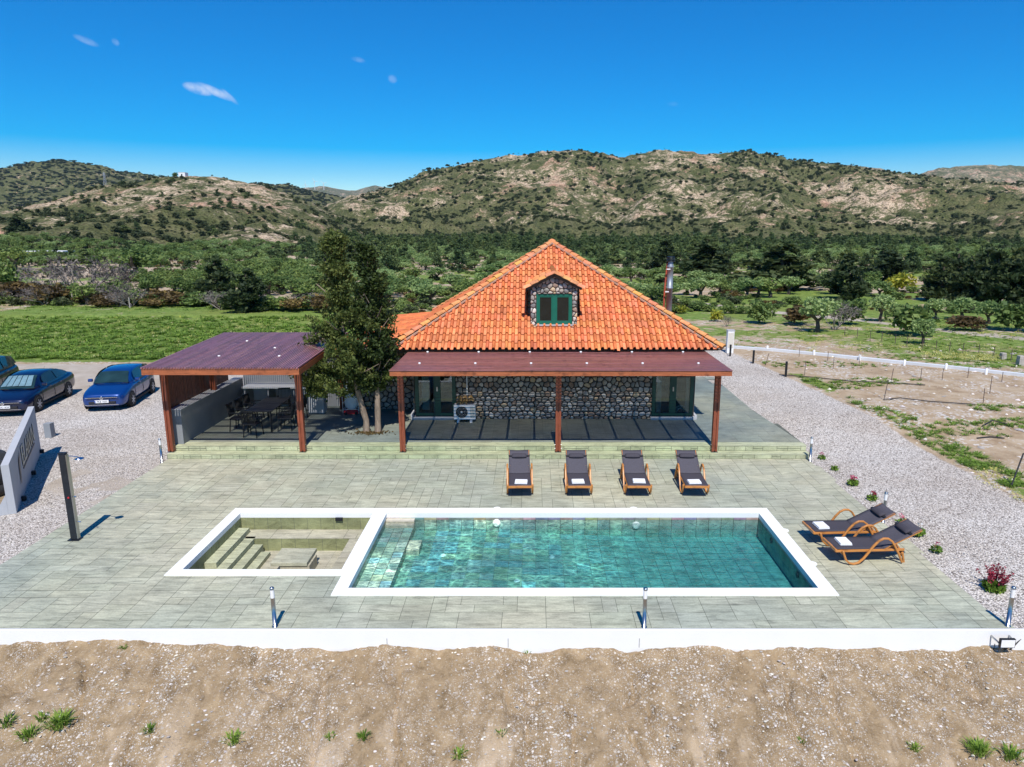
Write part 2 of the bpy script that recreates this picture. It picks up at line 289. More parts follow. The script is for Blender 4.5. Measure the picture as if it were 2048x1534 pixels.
def slopemat():
    m,t,b=newmat('dirt'); v=coords(t,kind='World')
    e0=noise(t,v,.55,4,.6); e1=noise(t,v,3.2,8,.72,.4)
    col=ramp(t,e1,[(.28,(.12,.080,.042)),(.44,(.26,.185,.105)),(.58,(.345,.25,.147)),(.75,(.45,.34,.21))])
    wv=coords(t,(1.5,.4,1),kind='World',rot=(0,0,.16)); n5=noise(t,wv,1.3,4,.6)
    lowy=t.nodes.new('ShaderNodeSeparateXYZ'); g=t.nodes.new('ShaderNodeNewGeometry'); t.links.new(g.outputs['Position'],lowy.inputs[0])
    mr=t.nodes.new('ShaderNodeMapRange'); t.links.new(lowy.outputs[1],mr.inputs[0]); mr.inputs[1].default_value=10.7; mr.inputs[2].default_value=8.6; mr.inputs[3].default_value=0; mr.inputs[4].default_value=1
    pale=mth(t,'MULTIPLY',ramp(t,n5,[(.53,g3(0)),(.62,g3(1))]),mr.outputs[0]); col=mix(t,mth(t,'MULTIPLY',pale,.8),col,(.60,.47,.33))
    den=ramp(t,noise(t,wv,.9,4,.6),[(.40,g3(.08)),(.62,g3(.85))])
    for s,lo,cc in ((34,.60,(.62,.58,.53)),(17,.70,(.66,.61,.55)),(58,.58,(.55,.52,.50))):
        vc=voro(t,v,s,out='Color'); bw=t.nodes.new('ShaderNodeSeparateColor'); t.links.new(vc,bw.inputs[0]); d=voro(t,v,s)
        mk=mth(t,'MULTIPLY',mth(t,'MULTIPLY',mth(t,'GREATER_THAN',bw.outputs[0],lo),mth(t,'LESS_THAN',d,.36)),den)
        cc2=mix(t,bw.outputs[1],tuple(x*.6 for x in cc),tuple(min(.85,x*1.25) for x in cc)); col=mix(t,mk,col,cc2)
    t.links.new(col,b.inputs['Base Color']); b.inputs['Roughness'].default_value=.95; b.inputs['Specular IOR Level'].default_value=.15
    h=mth(t,'ADD',e1,mth(t,'MULTIPLY',noise(t,v,30,3,.6),.35)); bump(t,b,h,1.0,.06)
slopemat()

# ------------------------------------------------------------ mesh helpers
def tag(o,label=None,cat=None,group=None,kind=None):
    if label: o['label']=label
    if cat: o['category']=cat
    if group: o['group']=group
    if kind: o['kind']=kind
    return o
class MB:
    def __init__(s): s.v=[]; s.f=[]; s.c=[]; s.s=[]; s.mi=[]
    def add(s,vs,fs,col=None,smooth=False,mi=0):
        o=len(s.v); s.v+= [tuple(p) for p in vs]
        for f in fs: s.f.append(tuple(i+o for i in f)); s.c.append(col or (1,1,1)); s.s.append(smooth); s.mi.append(mi)
    def box(s,x0,x1,y0,y1,z0,z1,col=None,mi=0):
        s.add([(x0,y0,z0),(x1,y0,z0),(x1,y1,z0),(x0,y1,z0),(x0,y0,z1),(x1,y0,z1),(x1,y1,z1),(x0,y1,z1)],[(0,3,2,1),(4,5,6,7),(0,1,5,4),(1,2,6,5),(2,3,7,6),(3,0,4,7)],col,False,mi)
    def quad(s,a,b,c,d,col=None,mi=0,smooth=False): s.add([a,b,c,d],[(0,1,2,3)],col,smooth,mi)
    def beam(s,p,q,w,h,col=None,up=(0,0,1)):
        p=Vector(p);q=Vector(q);d=(q-p).normalized();u=Vector(up)
        if abs(d.dot(u))>.99: u=Vector((0,1,0))
        a=d.cross(u).normalized()*w/2; b=a.cross(d).normalized()*h/2
        s.add([p-a-b,p+a-b,p+a+b,p-a+b,q-a-b,q+a-b,q+a+b,q-a+b],[(0,3,2,1),(4,5,6,7),(0,1,5,4),(1,2,6,5),(2,3,7,6),(3,0,4,7)],col)
    def tube(s,pts,r,n=8,col=None,cap=True,smooth=True):
        pts=[Vector(p) for p in pts]; rs=r if isinstance(r,(list,tuple)) else [r]*len(pts); vs=[];fs=[]
        ref=None
        for i,p in enumerate(pts):
            d=(pts[min(i+1,len(pts)-1)]-pts[max(i-1,0)]).normalized()
            if ref is None: ref=Vector((0,0,1)) if abs(d.z)<.9 else Vector((1,0,0))
            a=d.cross(ref).normalized(); b=a.cross(d).normalized(); ref=b
            for k in range(n):
                t=2*math.pi*k/n; vs.append(p+a*math.cos(t)*rs[i]+b*math.sin(t)*rs[i])
        for i in range(len(pts)-1):
            for k in range(n): fs.append((i*n+k,i*n+(k+1)%n,(i+1)*n+(k+1)%n,(i+1)*n+k))
        s.add(vs,fs,col,smooth)
        if cap:
            s.add(vs[:n],[tuple(range(n))],col); s.add(vs[-n:],[tuple(range(n-1,-1,-1))],col)
    def lathe(s,prof,c=(0,0,0),n=20,col=None,smooth=True,axis='z'):
        vs=[];fs=[]
        for (r,z) in prof:
            for k in range(n):
                t=2*math.pi*k/n; x,y=r*math.cos(t),r*math.sin(t)
                p={'z':(x,y,z),'x':(z,x,y),'y':(x,z,y)}[axis]; vs.append((p[0]+c[0],p[1]+c[1],p[2]+c[2]))
        for i in range(len(prof)-1):
            for k in range(n): fs.append((i*n+k,i*n+(k+1)%n,(i+1)*n+(k+1)%n,(i+1)*n+k))
        s.add(vs,fs,col,smooth)
        s.add(vs[:n],[tuple(range(n-1,-1,-1))],col); s.add(vs[-n:],[tuple(range(n))],col)
    def build(s,name,mat,parent=None,bevel=0,subsurf=0,recalc=False,link=True):
        me=bpy.data.meshes.new(name); me.from_pydata(s.v,[],s.f)
        mats=mat if isinstance(mat,(list,tuple)) else [mat]
        for q in mats: me.materials.append(M[q])
        me.polygons.foreach_set('use_smooth',s.s); me.polygons.foreach_set('material_index',s.mi)
        ca=me.attributes.new('col','FLOAT_COLOR','FACE'); arr=np.ones((len(s.f),4),np.float32); arr[:,:3]=np.array(s.c,np.float32).reshape(-1,3); ca.data.foreach_set('color',arr.ravel())
        if recalc:
            bm=bmesh.new(); bm.from_mesh(me); bmesh.ops.remove_doubles(bm,verts=bm.verts,dist=1e-5); bmesh.ops.recalc_face_normals(bm,faces=bm.faces); bm.to_mesh(me); bm.free()
        me.update(); o=bpy.data.objects.new(name,me)
        if link: COL.objects.link(o)
        if parent: o.parent=parent
        if bevel:
            b=o.modifiers.new('bevel','BEVEL'); b.width=bevel; b.segments=2; b.limit_method='ANGLE'
        if subsurf:
            b=o.modifiers.new('sub','SUBSURF'); b.levels=subsurf; b.render_levels=subsurf
        return o
def empty(name,loc,rz=0,label=None,cat=None,group=None):
    o=bpy.data.objects.new(name,None); COL.objects.link(o); o.location=loc; o.rotation_euler=(0,0,rz); o.empty_display_size=.2
    return tag(o,label,cat,group)
def copy_tree(o,parent=None,loc=None,rz=None,label=None):
    c=o.copy(); COL.objects.link(c)
    if parent: c.parent=parent
    if loc is not None: c.location=loc
    if rz is not None: c.rotation_euler=(0,0,rz)
    if label: c['label']=label
    for ch in o.children: copy_tree(ch,c)
    return c
def text_mesh(name,txt,size,depth,mat,parent,mtx):
    cu=bpy.data.curves.new(name,'FONT'); cu.body=txt; cu.size=size; cu.extrude=depth; cu.align_x='CENTER'; cu.align_y='CENTER'
    o=bpy.data.objects.new(name,cu); COL.objects.link(o); bpy.context.view_layer.update()
    me=bpy.data.meshes.new_from_object(o); bpy.data.objects.remove(o); me.transform(mtx); me.materials.clear(); me.materials.append(M[mat])
    o=bpy.data.objects.new(name,me); COL.objects.link(o); o.parent=parent; return o
# numpy noise
def _h(ix,iy,s):
    n=(ix.astype(np.int64)*374761393+iy.astype(np.int64)*668265263+s*974711)&0x7fffffff
    n=((n^(n>>13))*1274126177)&0x7fffffff; n=(n^(n>>16))&0xffff
    return n/65535.0
def vn(x,y,s=0):
    ix=np.floor(x);iy=np.floor(y);fx=x-ix;fy=y-iy;fx=fx*fx*(3-2*fx);fy=fy*fy*(3-2*fy)
    a=_h(ix,iy,s);b=_h(ix+1,iy,s);c=_h(ix,iy+1,s);d=_h(ix+1,iy+1,s)
    return (a*(1-fx)+b*fx)*(1-fy)+(c*(1-fx)+d*fx)*fy
def fbm(x,y,s=0,o=5,g=.5):
    r=0;a=1;t=0
    for i in range(o): r=r+a*vn(x,y,s+i*17);t+=a;a*=g;x=x*2.03+3.1;y=y*2.03+1.7
    return r/t
def ss(a,b,x): t=np.clip((x-a)/(b-a),0,1); return t*t*(3-2*t)
def grid_mesh(name,X,Y,Z,mat,keep=None,attrs={},smooth=True):
    ny,nx=X.shape; idx=np.arange(nx*ny).reshape(ny,nx)
    q=np.stack([idx[:-1,:-1],idx[:-1,1:],idx[1:,1:],idx[1:,:-1]],-1).reshape(-1,4)
    if keep is not None: q=q[keep[:-1,:-1].ravel()]
    me=bpy.data.meshes.new(name); co=np.stack([X,Y,Z],-1).reshape(-1,3).astype(np.float32)
    me.vertices.add(len(co)); me.vertices.foreach_set('co',co.ravel()); me.loops.add(q.size); me.loops.foreach_set('vertex_index',q.ravel().astype(np.int32))
    me.polygons.add(len(q)); me.polygons.foreach_set('loop_start',np.arange(0,q.size,4,dtype=np.int32)); me.polygons.foreach_set('loop_total',np.full(len(q),4,np.int32))
    me.update(calc_edges=True); me.validate(); me.polygons.foreach_set('use_smooth',[smooth]*len(me.polygons)); me.materials.append(M[mat])
    for k,a in attrs.items():
        if a.ndim==3:
            at=me.attributes.new(k,'FLOAT_COLOR','POINT'); z=np.ones((a.shape[0]*a.shape[1],4),np.float32); z[:,:3]=a.reshape(-1,3); at.data.foreach_set('color',z.ravel())
        else: at=me.attributes.new(k,'FLOAT','POINT'); at.data.foreach_set('value',a.ravel().astype(np.float32))
    o=bpy.data.objects.new(name,me); COL.objects.link(o); return tag(o,kind='structure')

# ------------------------------------------------------------ terrain
def crest(pts,t):
    us=[];qs=[]
    for u,v in pts:
        s=(CY-v)/F; q=(s*CP-SP)/(CP+s*SP); us.append((u-CX)/F*(CP-q*SP)); qs.append(q)
    return np.interp(t,us,qs)
CR_A=[(560,452),(620,430),(660,408),(700,396),(760,381),(800,370),(850,345),(900,334),(950,322),(1000,314),(1060,305),(1100,299),(1140,298),(1180,304),(1215,311),(1250,314),(1280,304),(1310,301),(1350,303),(1400,308),(1440,305),(1500,301),(1540,306),(1580,319),(1640,325),(1700,333),(1760,345),(1850,352),(1950,362),(2048,368),(2200,358),(2500,350)]
CR_B=[(-400,440),(-100,432),(0,425),(60,412),(110,402),(160,386),(200,373),(250,367),(300,361),(350,354),(380,352),(430,354),(480,362),(520,369),(560,382),(600,398),(640,414),(680,432),(740,456),(800,470)]
CR_C=[(-400,350),(-100,345),(0,338),(60,325),(120,320),(180,328),(240,340),(300,348),(360,358),(420,366),(480,368),(520,366),(580,372),(640,386),(700,396),(800,430)]
CR_D=[(480,380),(600,376),(640,372),(680,378),(710,379),(750,371),(790,378),(850,420)]
CR_E=[(1500,400),(1620,345),(1690,333),(1720,331),(1760,336),(1800,346),(1835,349),(1880,336),(1950,330),(2048,333),(2300,325)]
def ridge(t,y,pts,y0,yc,amp,seed,fall=1.,pw=1.25):
    q=crest(pts,t); zc=CAMH+q*yc; s=np.clip((y-y0)/(yc-y0),0,1); x=t*y
    S=s**pw*(1-.12*np.sin(s*math.pi)); back=np.clip((y-yc)/(yc*fall),0,1)
    z=zc*S-(zc+5)*ss(0,1,back)*(back>0)
    gul=np.abs(fbm(x/(yc*.13)+fbm(x/90,y/90,seed+5,3)*1.4,y/(yc*.45),seed,4)-.5)*2
    body=np.sin(np.clip(s,0,1)*math.pi)**.8
    z=z+amp*body*(gul-.35)+amp*.45*(fbm(x/(yc*.05),y/(yc*.05),seed+9,4)-.5)*np.clip(s*4,0,1)*(1-.75*ss(.85,1,s))
    z=z+amp*.2*(fbm(x/(yc*.012),y/(yc*.012),seed+3,3)-.5)*np.clip(s*4,0,1)
    return z
def Gz(x,y):   # yard and field level
    wr=ss(0,7,x); zr=.28*ss(21.5,25.5,y); zl=-.05-.25*ss(17,25,y)
    return (zr*wr+zl*(1-wr))*(1-ss(45,75,y))
def terr(x,y):
    t=x/np.maximum(y,1.)
    base=Gz(x,y)+.010*np.clip(y-110,0,250)*ss(110,200,y)+1.2*(fbm(x/45,y/45,3,3)-.5)*ss(90,180,y)
    a=ridge(t,y,CR_A,240,760,36,11); b=ridge(t,y,CR_B,170,430,13,23,.7,1.1)
    c=ridge(t,y,CR_C,700,1700,60,37,.6); d=ridge(t,y,CR_D,3500,6000,120,41,.3); e=ridge(t,y,CR_E,1500,3300,90,53,.5)
    z=base
    for q in (a,b,c,d,e): z=np.maximum(z,np.where(q>0,q,-9)) if q is not a else np.maximum(z,base*.0+q)
    return z
tv=np.linspace(-1.02,.98,820)
yv=np.concatenate([np.linspace(22,48,14),np.geomspace(50,9000,430)])
T,Yg=np.meshgrid(tv,yv); Xg=T*Yg; Zg=terr(Xg,Yg); NEARX=46.
innear=(np.abs(Xg)<NEARX-2)&(Yg<58); Zg=Zg-.5*innear
def maskfar(X,Y):
    m=np.zeros(X.shape+(3,),np.float32)
    m[...,1]=.9-.5*ss(80,150,Y)*(fbm(X/9,Y/9,77,4)>.5)-.22*ss(75,140,Y)-.85*np.clip((fbm(X/7,Y/7,78,4)-.40)*4,0,1)*ss(52,72,Y)
    left=ss(-3,-12,X); road=np.abs(Y-37+.0*X)
    # right-hand track
    px=[p[0] for p in TRK]; py=[p[1] for p in TRK]
    yy=np.interp(X,px,py); m[...,2]=np.clip(1.15-np.abs(Y-yy)/2.2,0,1)*(X>8)*(X<75)
    return m
TRK=[(8,92),(14,72),(20,60),(24.7,53.5),(27.7,47.6),(32,42.0),(40,35),(60,24)]
cut=Yg[:,0].searchsorted(175)
mk=maskfar(Xg,Yg)
grid_mesh('fields',Xg[:cut+1],Yg[:cut+1],Zg[:cut+1],'ground',attrs={'mask':mk[:cut+1]})
def rockf(X,Y,Z):
    r=.62*fbm(X/60,Y/90,61,5)+.38*fbm(X/18,Y/26,67,4)
    hgt=np.clip(Z/60,0,1)
    return r+.10*hgt-.10*(1-ss(8,28,Z))+.05*(X<0)*(Y<900)-.17*(Y>900)*(Y<2500)
rk=rockf(Xg,Yg,Zg)
grid_mesh('hills',Xg[cut:],Yg[cut:],Zg[cut:],'hillside',attrs={'rock':rk[cut:]})
# near yard sheet
xs=np.unique(np.concatenate([np.arange(-46,46.01,.25),[-11.3,8.55]])); ys=np.unique(np.concatenate([np.arange(6,60.01,.25),[11.3,11.42,21.0]]))
X2,Y2=np.meshgrid(xs,ys); Z2=Gz(X2,Y2)+.05*(fbm(X2/2.5,Y2/2.5,5,4)-.5)*np.clip(np.abs(X2+1.3)-9.6,0,1)
Z2=np.where((X2<-12)&(Y2<11.6),Z2-.4*(11.6-Y2),Z2)
inT=((X2>=-11.31)&(X2<7.6)&(Y2>=11.29)&(Y2<31)); inT|=((X2>=-11.31)&(X2<8.55)&(Y2>=5)&(Y2<21.0)); inT|=((X2>-13)&(Y2<11.4))
mk2=np.zeros(X2.shape+(3,),np.float32)
edge_r=np.interp(Y2,[10,17.45,20.44,23.3,29.1,34.1,39.3,44],[13.2,12.93,12.75,12.6,12.15,11.6,11.0,10.4])
gv=np.clip(.5+(edge_r-X2)*1.2,0,1)*(Y2<43)*(X2>0)
gvl=np.clip(.5+(31.5+(X2+12)*-.02-Y2)*.6,0,1)*(X2<=0); gvl=np.maximum(gvl,.55*(X2<=0)*(X2>-16)*(Y2<36)); gvl*=np.clip(1.1-.9*np.exp(-((Y2-18.2-(X2+11.4)*-.6)/1.4)**2)*(X2>-14)*(fbm(X2,Y2,9,3)>.4),0,1)
mk2[...,0]=np.clip(gv+gvl,0,1)
# dirt road on the left, tan
mk2[...,2]=np.maximum(np.clip((38.7-Y2)*.6+.3,0,1)*(X2<-5), 0); 
far2=maskfar(X2,Y2); mk2[...,2]=np.maximum(mk2[...,2],far2[...,2])
grl=np.clip((Y2-38.6)*.8+.4,0,1)*(X2<6)
# right side plot: tan earth with grass islands, grassy beyond the low kerb
kerb=np.interp(X2,[9,11.3,17,23,40],[42,40.9,37,32.3,20])
gra=np.where(Y2>kerb,.40+.25*ss(0,7,Y2-kerb),.12)+.0
gra=gra+.75*(fbm(X2/4,Y2/2.2,31,4)-.5)
strip=np.exp(-((X2-edge_r-.75)/.75)**2)*.9*(fbm(X2/1.5,Y2/1.5,8,3)>.38); gra=np.maximum(gra,strip*(Y2<33)*.75)
gra=gra-.35*np.exp(-((X2-16)/4.)**2-((Y2-25)/4.5)**2)
mk2[...,1]=np.where(X2<6,grl,np.clip(gra,0,1)); mk2[...,1]*=(1-np.clip(mk2[...,2]*1.2*(X2<-5),0,1))
grid_mesh('yard',X2,Y2,Z2,'ground',keep=~inT,attrs={'mask':mk2})
# big low plain under and behind everything
mb=MB(); mb.box(-9000,9000,-3000,30,-9,-8.5); tag(mb.build('plain','mortar'),kind='structure')
M['plain_earth']=M['dirt']; bpy.data.objects['plain'].data.materials[0]=M['dirt']
# excavated earth in front of the retaining wall
xs=np.arange(-17,17.01,.05); ys=np.concatenate([np.arange(3.5,8,.1),np.arange(8,11.52,.04)]); X3,Y3=np.meshgrid(xs,ys)
d=11.42-Y3; lip=-.335+.15*(fbm(X3/.9,0*X3+2,91,4)-.5)*2
lip=lip+.12*ss(-5.0,-8.5,X3)
Z3=lip-.30*d-.015*d*d+.17*(fbm(X3/.9+.25*Y3,Y3/2.4,92,4)-.5)+.07*(fbm(X3/.25,Y3/.35,93,4)-.5)+.035*(fbm(X3/.08,Y3/.08,94,3)-.5)
rill=np.abs(fbm(X3/1.0+Y3*.18,Y3/3.2,95,3)-.5); Z3=Z3-.10*np.exp(-(rill/.02)**2)*np.clip(d*1.3,0,1)
DZ=Z3.copy(); grid_mesh('dirt_slope',X3,Y3,Z3,'dirt')
xs3,ys3=xs,ys
def slope_z(x,y):
    i=int(np.clip(np.searchsorted(ys3,y),0,len(ys3)-1)); j=int(np.clip(round((x+17)/.05),0,len(xs3)-1)); return float(DZ[i,j])

# ------------------------------------------------------------ terrace
def ashlar(mb,x0,x1,y0,y1,z,u=.27,gap=.009,holes=(),seed=1,sizes=((3,2),(2,2),(2,1),(1,1),(3,1),(2,3),(1,2)),th=.0,edge=None):
    rnd=random.Random(seed); nx=int(math.ceil((x1-x0)/u)); ny=int(math.ceil((y1-y0)/u)); used=[[False]*nx for _ in range(ny)]
    for j in range(ny):
        for i in range(nx):
            if used[j][i]: continue
            opts=list(sizes); rnd.shuffle(opts); opts.append((1,1))
            for (a,b) in opts:
                if i+a<=nx and j+b<=ny and not any(used[j+q][i+p] for q in range(b) for p in range(a)): break
            for q in range(b):
                for p in range(a): used[j+q][i+p]=True
            g=gap/2; r=[(x0+i*u+g,min(x0+(i+a)*u-g,x1),y0+j*u+g,min(y0+(j+b)*u-g,y1))]
            for (hx0,hx1,hy0,hy1) in holes:
                o=[]
                for (p,q,s,t_) in r:
                    if q<=hx0 or p>=hx1 or t_<=hy0 or s>=hy1: o.append((p,q,s,t_)); continue
                    if p<hx0: o.append((p,hx0,s,t_))
                    if q>hx1: o.append((hx1,q,s,t_))
                    p2,q2=max(p,hx0),min(q,hx1)
                    if s<hy0: o.append((p2,q2,s,hy0))
                    if t_>hy1: o.append((p2,q2,hy1,t_))
                r=o
            k=rnd.uniform(.93,1.05); c=(k*rnd.uniform(.985,1.015),k,k*rnd.uniform(.98,1.02))
            for (p,q,s,t_) in r:
                if q-p>.01 and t_-s>.01:
                    xr=lambda y,x:x if edge is None else min(x,edge(y))
                    mb.add([(p,s,z),(xr(s,q),s,z),(xr(t_,q),t_,z),(p,t_,z)],[(0,1,2,3)],c)
PO=(-3.95,5.98,12.56,16.95); SO=(-7.62,-3.95,13.37,16.95)   # outer edges of the white copings
mb=MB()   # body under the paving, four blocks round the basins
for b in ((-11.37,SO[0],11.42,20.97),(PO[1],8.66,11.42,20.97),(SO[0],PO[1],11.42,PO[2]),(SO[0],PO[0],PO[2],SO[2]),(SO[0],PO[1],PO[3],20.97)): mb.box(b[0],b[1],b[2],b[3],-1.4,-.004)
tag(mb.build('terrace_base','joint'),kind='structure')
mb=MB(); ashlar(mb,-11.37,8.66,11.42,20.97,0,holes=[PO,SO],seed=5); tag(mb.build('terrace','deck'),kind='structure')
# two steps and the upper terrace
def uedge(y): return 8.66-(y-21.35)*.073
mb=MB(); mb.box(-11.4,8.66,20.972,21.352,-.4,.136); mb.box(-11.42,8.64,21.356,24,-.4,.296)
mb.add([(-11.42,24,-.4),(uedge(24),24,-.4),(7.85,32,-.4),(-11.42,32,-.4),(-11.42,24,.296),(uedge(24),24,.296),(7.85,32,.296),(-11.42,32,.296)],[(4,5,6,7),(1,2,6,5),(2,3,7,6),(3,0,4,7)])
tag(mb.build('terrace_steps_base','joint'),kind='structure')
mb=MB(); mb.box(-11.41,8.665,20.965,21.35,.136,.14)
mb.box(-11.43,8.665,21.348,21.75,.296,.30)
for (z0,z1,y) in ((.01,.13,20.962),(.15,.288,21.346)):
    x=-11.38; k=0
    while x<8.6:
        wd=random.uniform(.18,.55); e=min(x+wd,8.65); c=random.uniform(.88,1.1)
        if random.random()<.35: mb.quad((x,y,z0),(e-.012,y,z0),(e-.012,y,(z0+z1)/2-.006),(x,y,(z0+z1)/2-.006),g3(c)); mb.quad((x,y,(z0+z1)/2+.006),(e-.012,y,(z0+z1)/2+.006),(e-.012,y,z1),(x,y,z1),g3(c*1.05))
        else: mb.quad((x,y,z0),(e-.012,y,z0),(e-.012,y,z1),(x,y,z1),g3(c))
        x=e
tag(mb.build('steps','riser_green'),kind='structure')
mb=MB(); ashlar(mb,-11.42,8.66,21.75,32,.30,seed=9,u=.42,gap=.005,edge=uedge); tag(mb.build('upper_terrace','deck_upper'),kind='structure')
# white retaining wall along the front with its lower return
rw=empty('retaining_wall',(0,11.3,0),0,'long white rendered retaining wall along the front edge of the terrace','wall')
mb=MB(); mb.box(-18,8.92,.05,.115,-1.4,-.002)
for x in (-13.2,-8.1,-3.0): pass
mb.build('wall_face','white_render',rw)
mb=MB()
for x in (-2.62,-.45,1.9): mb.box(x,x+.008,.0475,.051,-.34,-.16)
mb.build('crack','mortar',rw)
mb=MB(); mb.box(8.92,14,.06,.2,-1.4,-.14); mb.box(8.93,9.13,.2,1.2,-1.4,-.12); mb.build('return_wall','white_render',rw)
fl=empty('floodlight',(8.36,11.17,-.13),0,'square floodlight with black frame on the right end of the white wall','lamp')
mb=MB(); mb.box(-.135,.135,-.03,.02,-.085,.085); mb.build('housing','black_metal',fl,bevel=.006)
mb=MB(); mb.box(-.12,.12,-.036,-.031,-.07,.07); mb.build('lens','white_paint',fl)
mb=MB(); mb.beam((-.145,0,0),(-.17,.18,.03),.025,.02); mb.beam((.145,0,0),(.15,.18,.03),.025,.02); mb.build('bracket','steel',fl)
mb=MB(); mb.tube([(.05,0,-.09),(.06,.12,-.2),(.14,.14,-.24),(.25,.16,-.18),(.42,.2,.0)],.012,6); mb.tube([(.2,.15,-.2),(.19,.1,-.42)],.014,6); mb.tube([(-.12,.12,-.1),(-.12,.14,-.34)],.007,5); mb.build('cable','black_plastic',fl)

# ------------------------------------------------------------ swimming pool and plunge pool
def tiled(mb,o,u,v,nu,nv,gap,colf):
    o=Vector(o);u=Vector(u);v=Vector(v); gu=u.normalized()*gap/2; gv=v.normalized()*gap/2
    for j in range(nv):
        for i in range(nu):
            a=o+u*i+v*j; mb.quad(a+gu+gv,a+u-gu+gv,a+u+v-gu-gv,a+v+gu-gv,colf(i,j))
PAL=[(.10,.17,.15),(.14,.19,.14),(.17,.21,.15),(.09,.16,.19),(.17,.20,.20),(.20,.22,.14),(.12,.15,.12),(.11,.20,.22),(.22,.24,.20)]
def tc1(i,j,f=0.):
    c=random.choice(PAL); k=random.uniform(1.7,2.6); c=[x*k for x in c]; m_=(.40,.56,.50); q=.25+.68*f; return tuple(a*(1-q)+b*q for a,b in zip(c,m_))  # blend to even teal stands in for light scattered by deeper water
PALT=[(.36,.30,.21),(.28,.30,.25),(.40,.33,.22),(.24,.28,.27),(.45,.38,.30),(.33,.30,.26)]
sp=empty('swimming_pool',(0,0,0),0,'long rectangular swimming pool lined with mottled green slate tiles','pool')
X0,X1,Y0,Y1=-3.68,5.68,12.84,16.62
mb=MB()
for b in ((PO[0],PO[1],PO[2],Y0),(PO[0],PO[1],Y1,PO[3]),(PO[0],X0,Y0,Y1),(X1,PO[1],Y0,Y1)): mb.box(b[0],b[1],b[2],b[3],-.10,.022)
for (x,y) in ((-.92,PO[3]),(2.58,PO[3])): mb.lathe([(.09,-.05),(.09,.021)],(x,y,0),20)
for (x,y) in ((PO[1],15.6),(PO[1],13.9)): mb.lathe([(.09,-.05),(.09,.021)],(x,y,0),20)
mb.build('coping','white_render',sp)
DL,DR=-.46,-.62    # apparent floor depth, shallow end and deep end
def fz(x): return DL+(DR-DL)*min(1,max(0,(x+1.5)/4.5))
mb=MB(); tl=.312; n=30; tx=(X1-X0)/n; m_=12; ty=(Y1-Y0)/m_
for j in range(m_):
    for i in range(n):
        a,b=X0+i*tx,X0+(i+1)*tx; c,d=Y0+j*ty,Y0+(j+1)*ty; g=.009
        mb.quad((a+g,c+g,fz(a)),(b-g,c+g,fz(b)),(b-g,d-g,fz(b)),(a+g,d-g,fz(a)),tc1(i,j,min(1,max(0,(i-8)/12))))
mb.build('floor_tiles','pool_tile',sp)
mb=MB()
for i in range(n):
    a,b=X0+i*tx,X0+(i+1)*tx
    for k in range(6):
        z1=-.10-(k>0)*.065-(k-1)*(k>0)*.25; z0=z1-(.242 if k else .057); c=tc1(i,k,i/n) if k else tuple(x*random.uniform(.8,1.25) for x in random.choice(PALT))
        mb.quad((a+.005,Y1,z0),(b-.005,Y1,z0),(b-.005,Y1,z1),(a+.005,Y1,z1),c); mb.quad((b-.005,Y0,z0),(a+.005,Y0,z0),(a+.005,Y0,z1),(b-.005,Y0,z1),c)
for j in range(m_):
    c_,d=Y0+j*ty,Y0+(j+1)*ty
    for k in range(6):
        z1=-.10-(k>0)*.065-(k-1)*(k>0)*.25; z0=z1-(.242 if k else .057); c=tc1(j,k,.6) if k else random.choice(PALT)
        mb.quad((X1,d-.005,z0),(X1,c_+.005,z0),(X1,c_+.005,z1),(X1,d-.005,z1),c); mb.quad((X0,c_+.005,z0),(X0,d-.005,z0),(X0,d-.005,z1),(X0,c_+.005,z1),c)
mb.build('wall_tiles','pool_tile',sp)
mb=MB(); g=.02; mb.add([(X0-g,Y0-g,-1.5),(X1+g,Y0-g,-1.5),(X1+g,Y1+g,-1.5),(X0-g,Y1+g,-1.5),(X0-g,Y0-g,-.10),(X1+g,Y0-g,-.10),(X1+g,Y1+g,-.10),(X0-g,Y1+g,-.10)],[(0,1,2,3),(0,1,5,4),(1,2,6,5),(2,3,7,6),(3,0,4,7)])
q=[]; 
for i in range(n): a,b=X0+i*tx,X0+(i+1)*tx; mb.quad((a,Y0,fz(a)-.006),(b,Y0,fz(b)-.006),(b,Y1,fz(b)-.006),(a,Y1,fz(a)-.006))
mb.build('basin','pool_grout',sp)
LX=-2.97; mb=MB(); w3=(LX-X0)/3
for j in range(13):
    for i in range(3):
        a,b=X0+i*w3,X0+(i+1)*w3; c,d=Y0+j*(16.35-Y0)/13,Y0+(j+1)*(16.35-Y0)/13; mb.quad((a+.006,c+.006,-.26),(b-.006,c+.006,-.26),(b-.006,d-.006,-.26),(a+.006,d-.006,-.26),tuple(x*1.25 for x in tc1(i,j)))
for j in range(13):
    c,d=Y0+j*(16.35-Y0)/13,Y0+(j+1)*(16.35-Y0)/13; mb.quad((LX,c+.006,-.58),(LX,d-.006,-.58),(LX,d-.006,-.266),(LX,c+.006,-.266),tc1(1,j))
mb.build('bench_tiles','pool_tile',sp)
mb=MB(); mb.box(X0+.001,LX-.004,Y0+.001,16.35,-1.0,-.266); mb.build('bench','joint',sp)
mb=MB(); mb.box(X0+.002,LX,16.36,16.48,-.9,-.19); mb.box(X0+.002,LX,16.484,Y1-.002,-.9,-.112); mb.build('entry_step','pool_stone',sp,bevel=.008)
mb=MB(); mb.box(-2.965,-2.66,15.22,15.75,-.64,-.30); mb.build('block_step','pool_stone',sp,bevel=.01)
mb=MB()
for (x,z) in ((-.92,-.24),(2.60,-.30)): mb.lathe([(.10,0),(.10,-.03),(.07,-.045)],(x,Y1-.002,z),20,axis='y')
mb.build('pool_light','white_paint',sp)
mb=MB()
for (x,y) in ((-2.1,15.25),(.45,15.3),(-.35,14.1),(-.4,13.1)): mb.lathe([(.07,fz(x)+.004),(.05,fz(x)+.02)],(x,y,0),16)
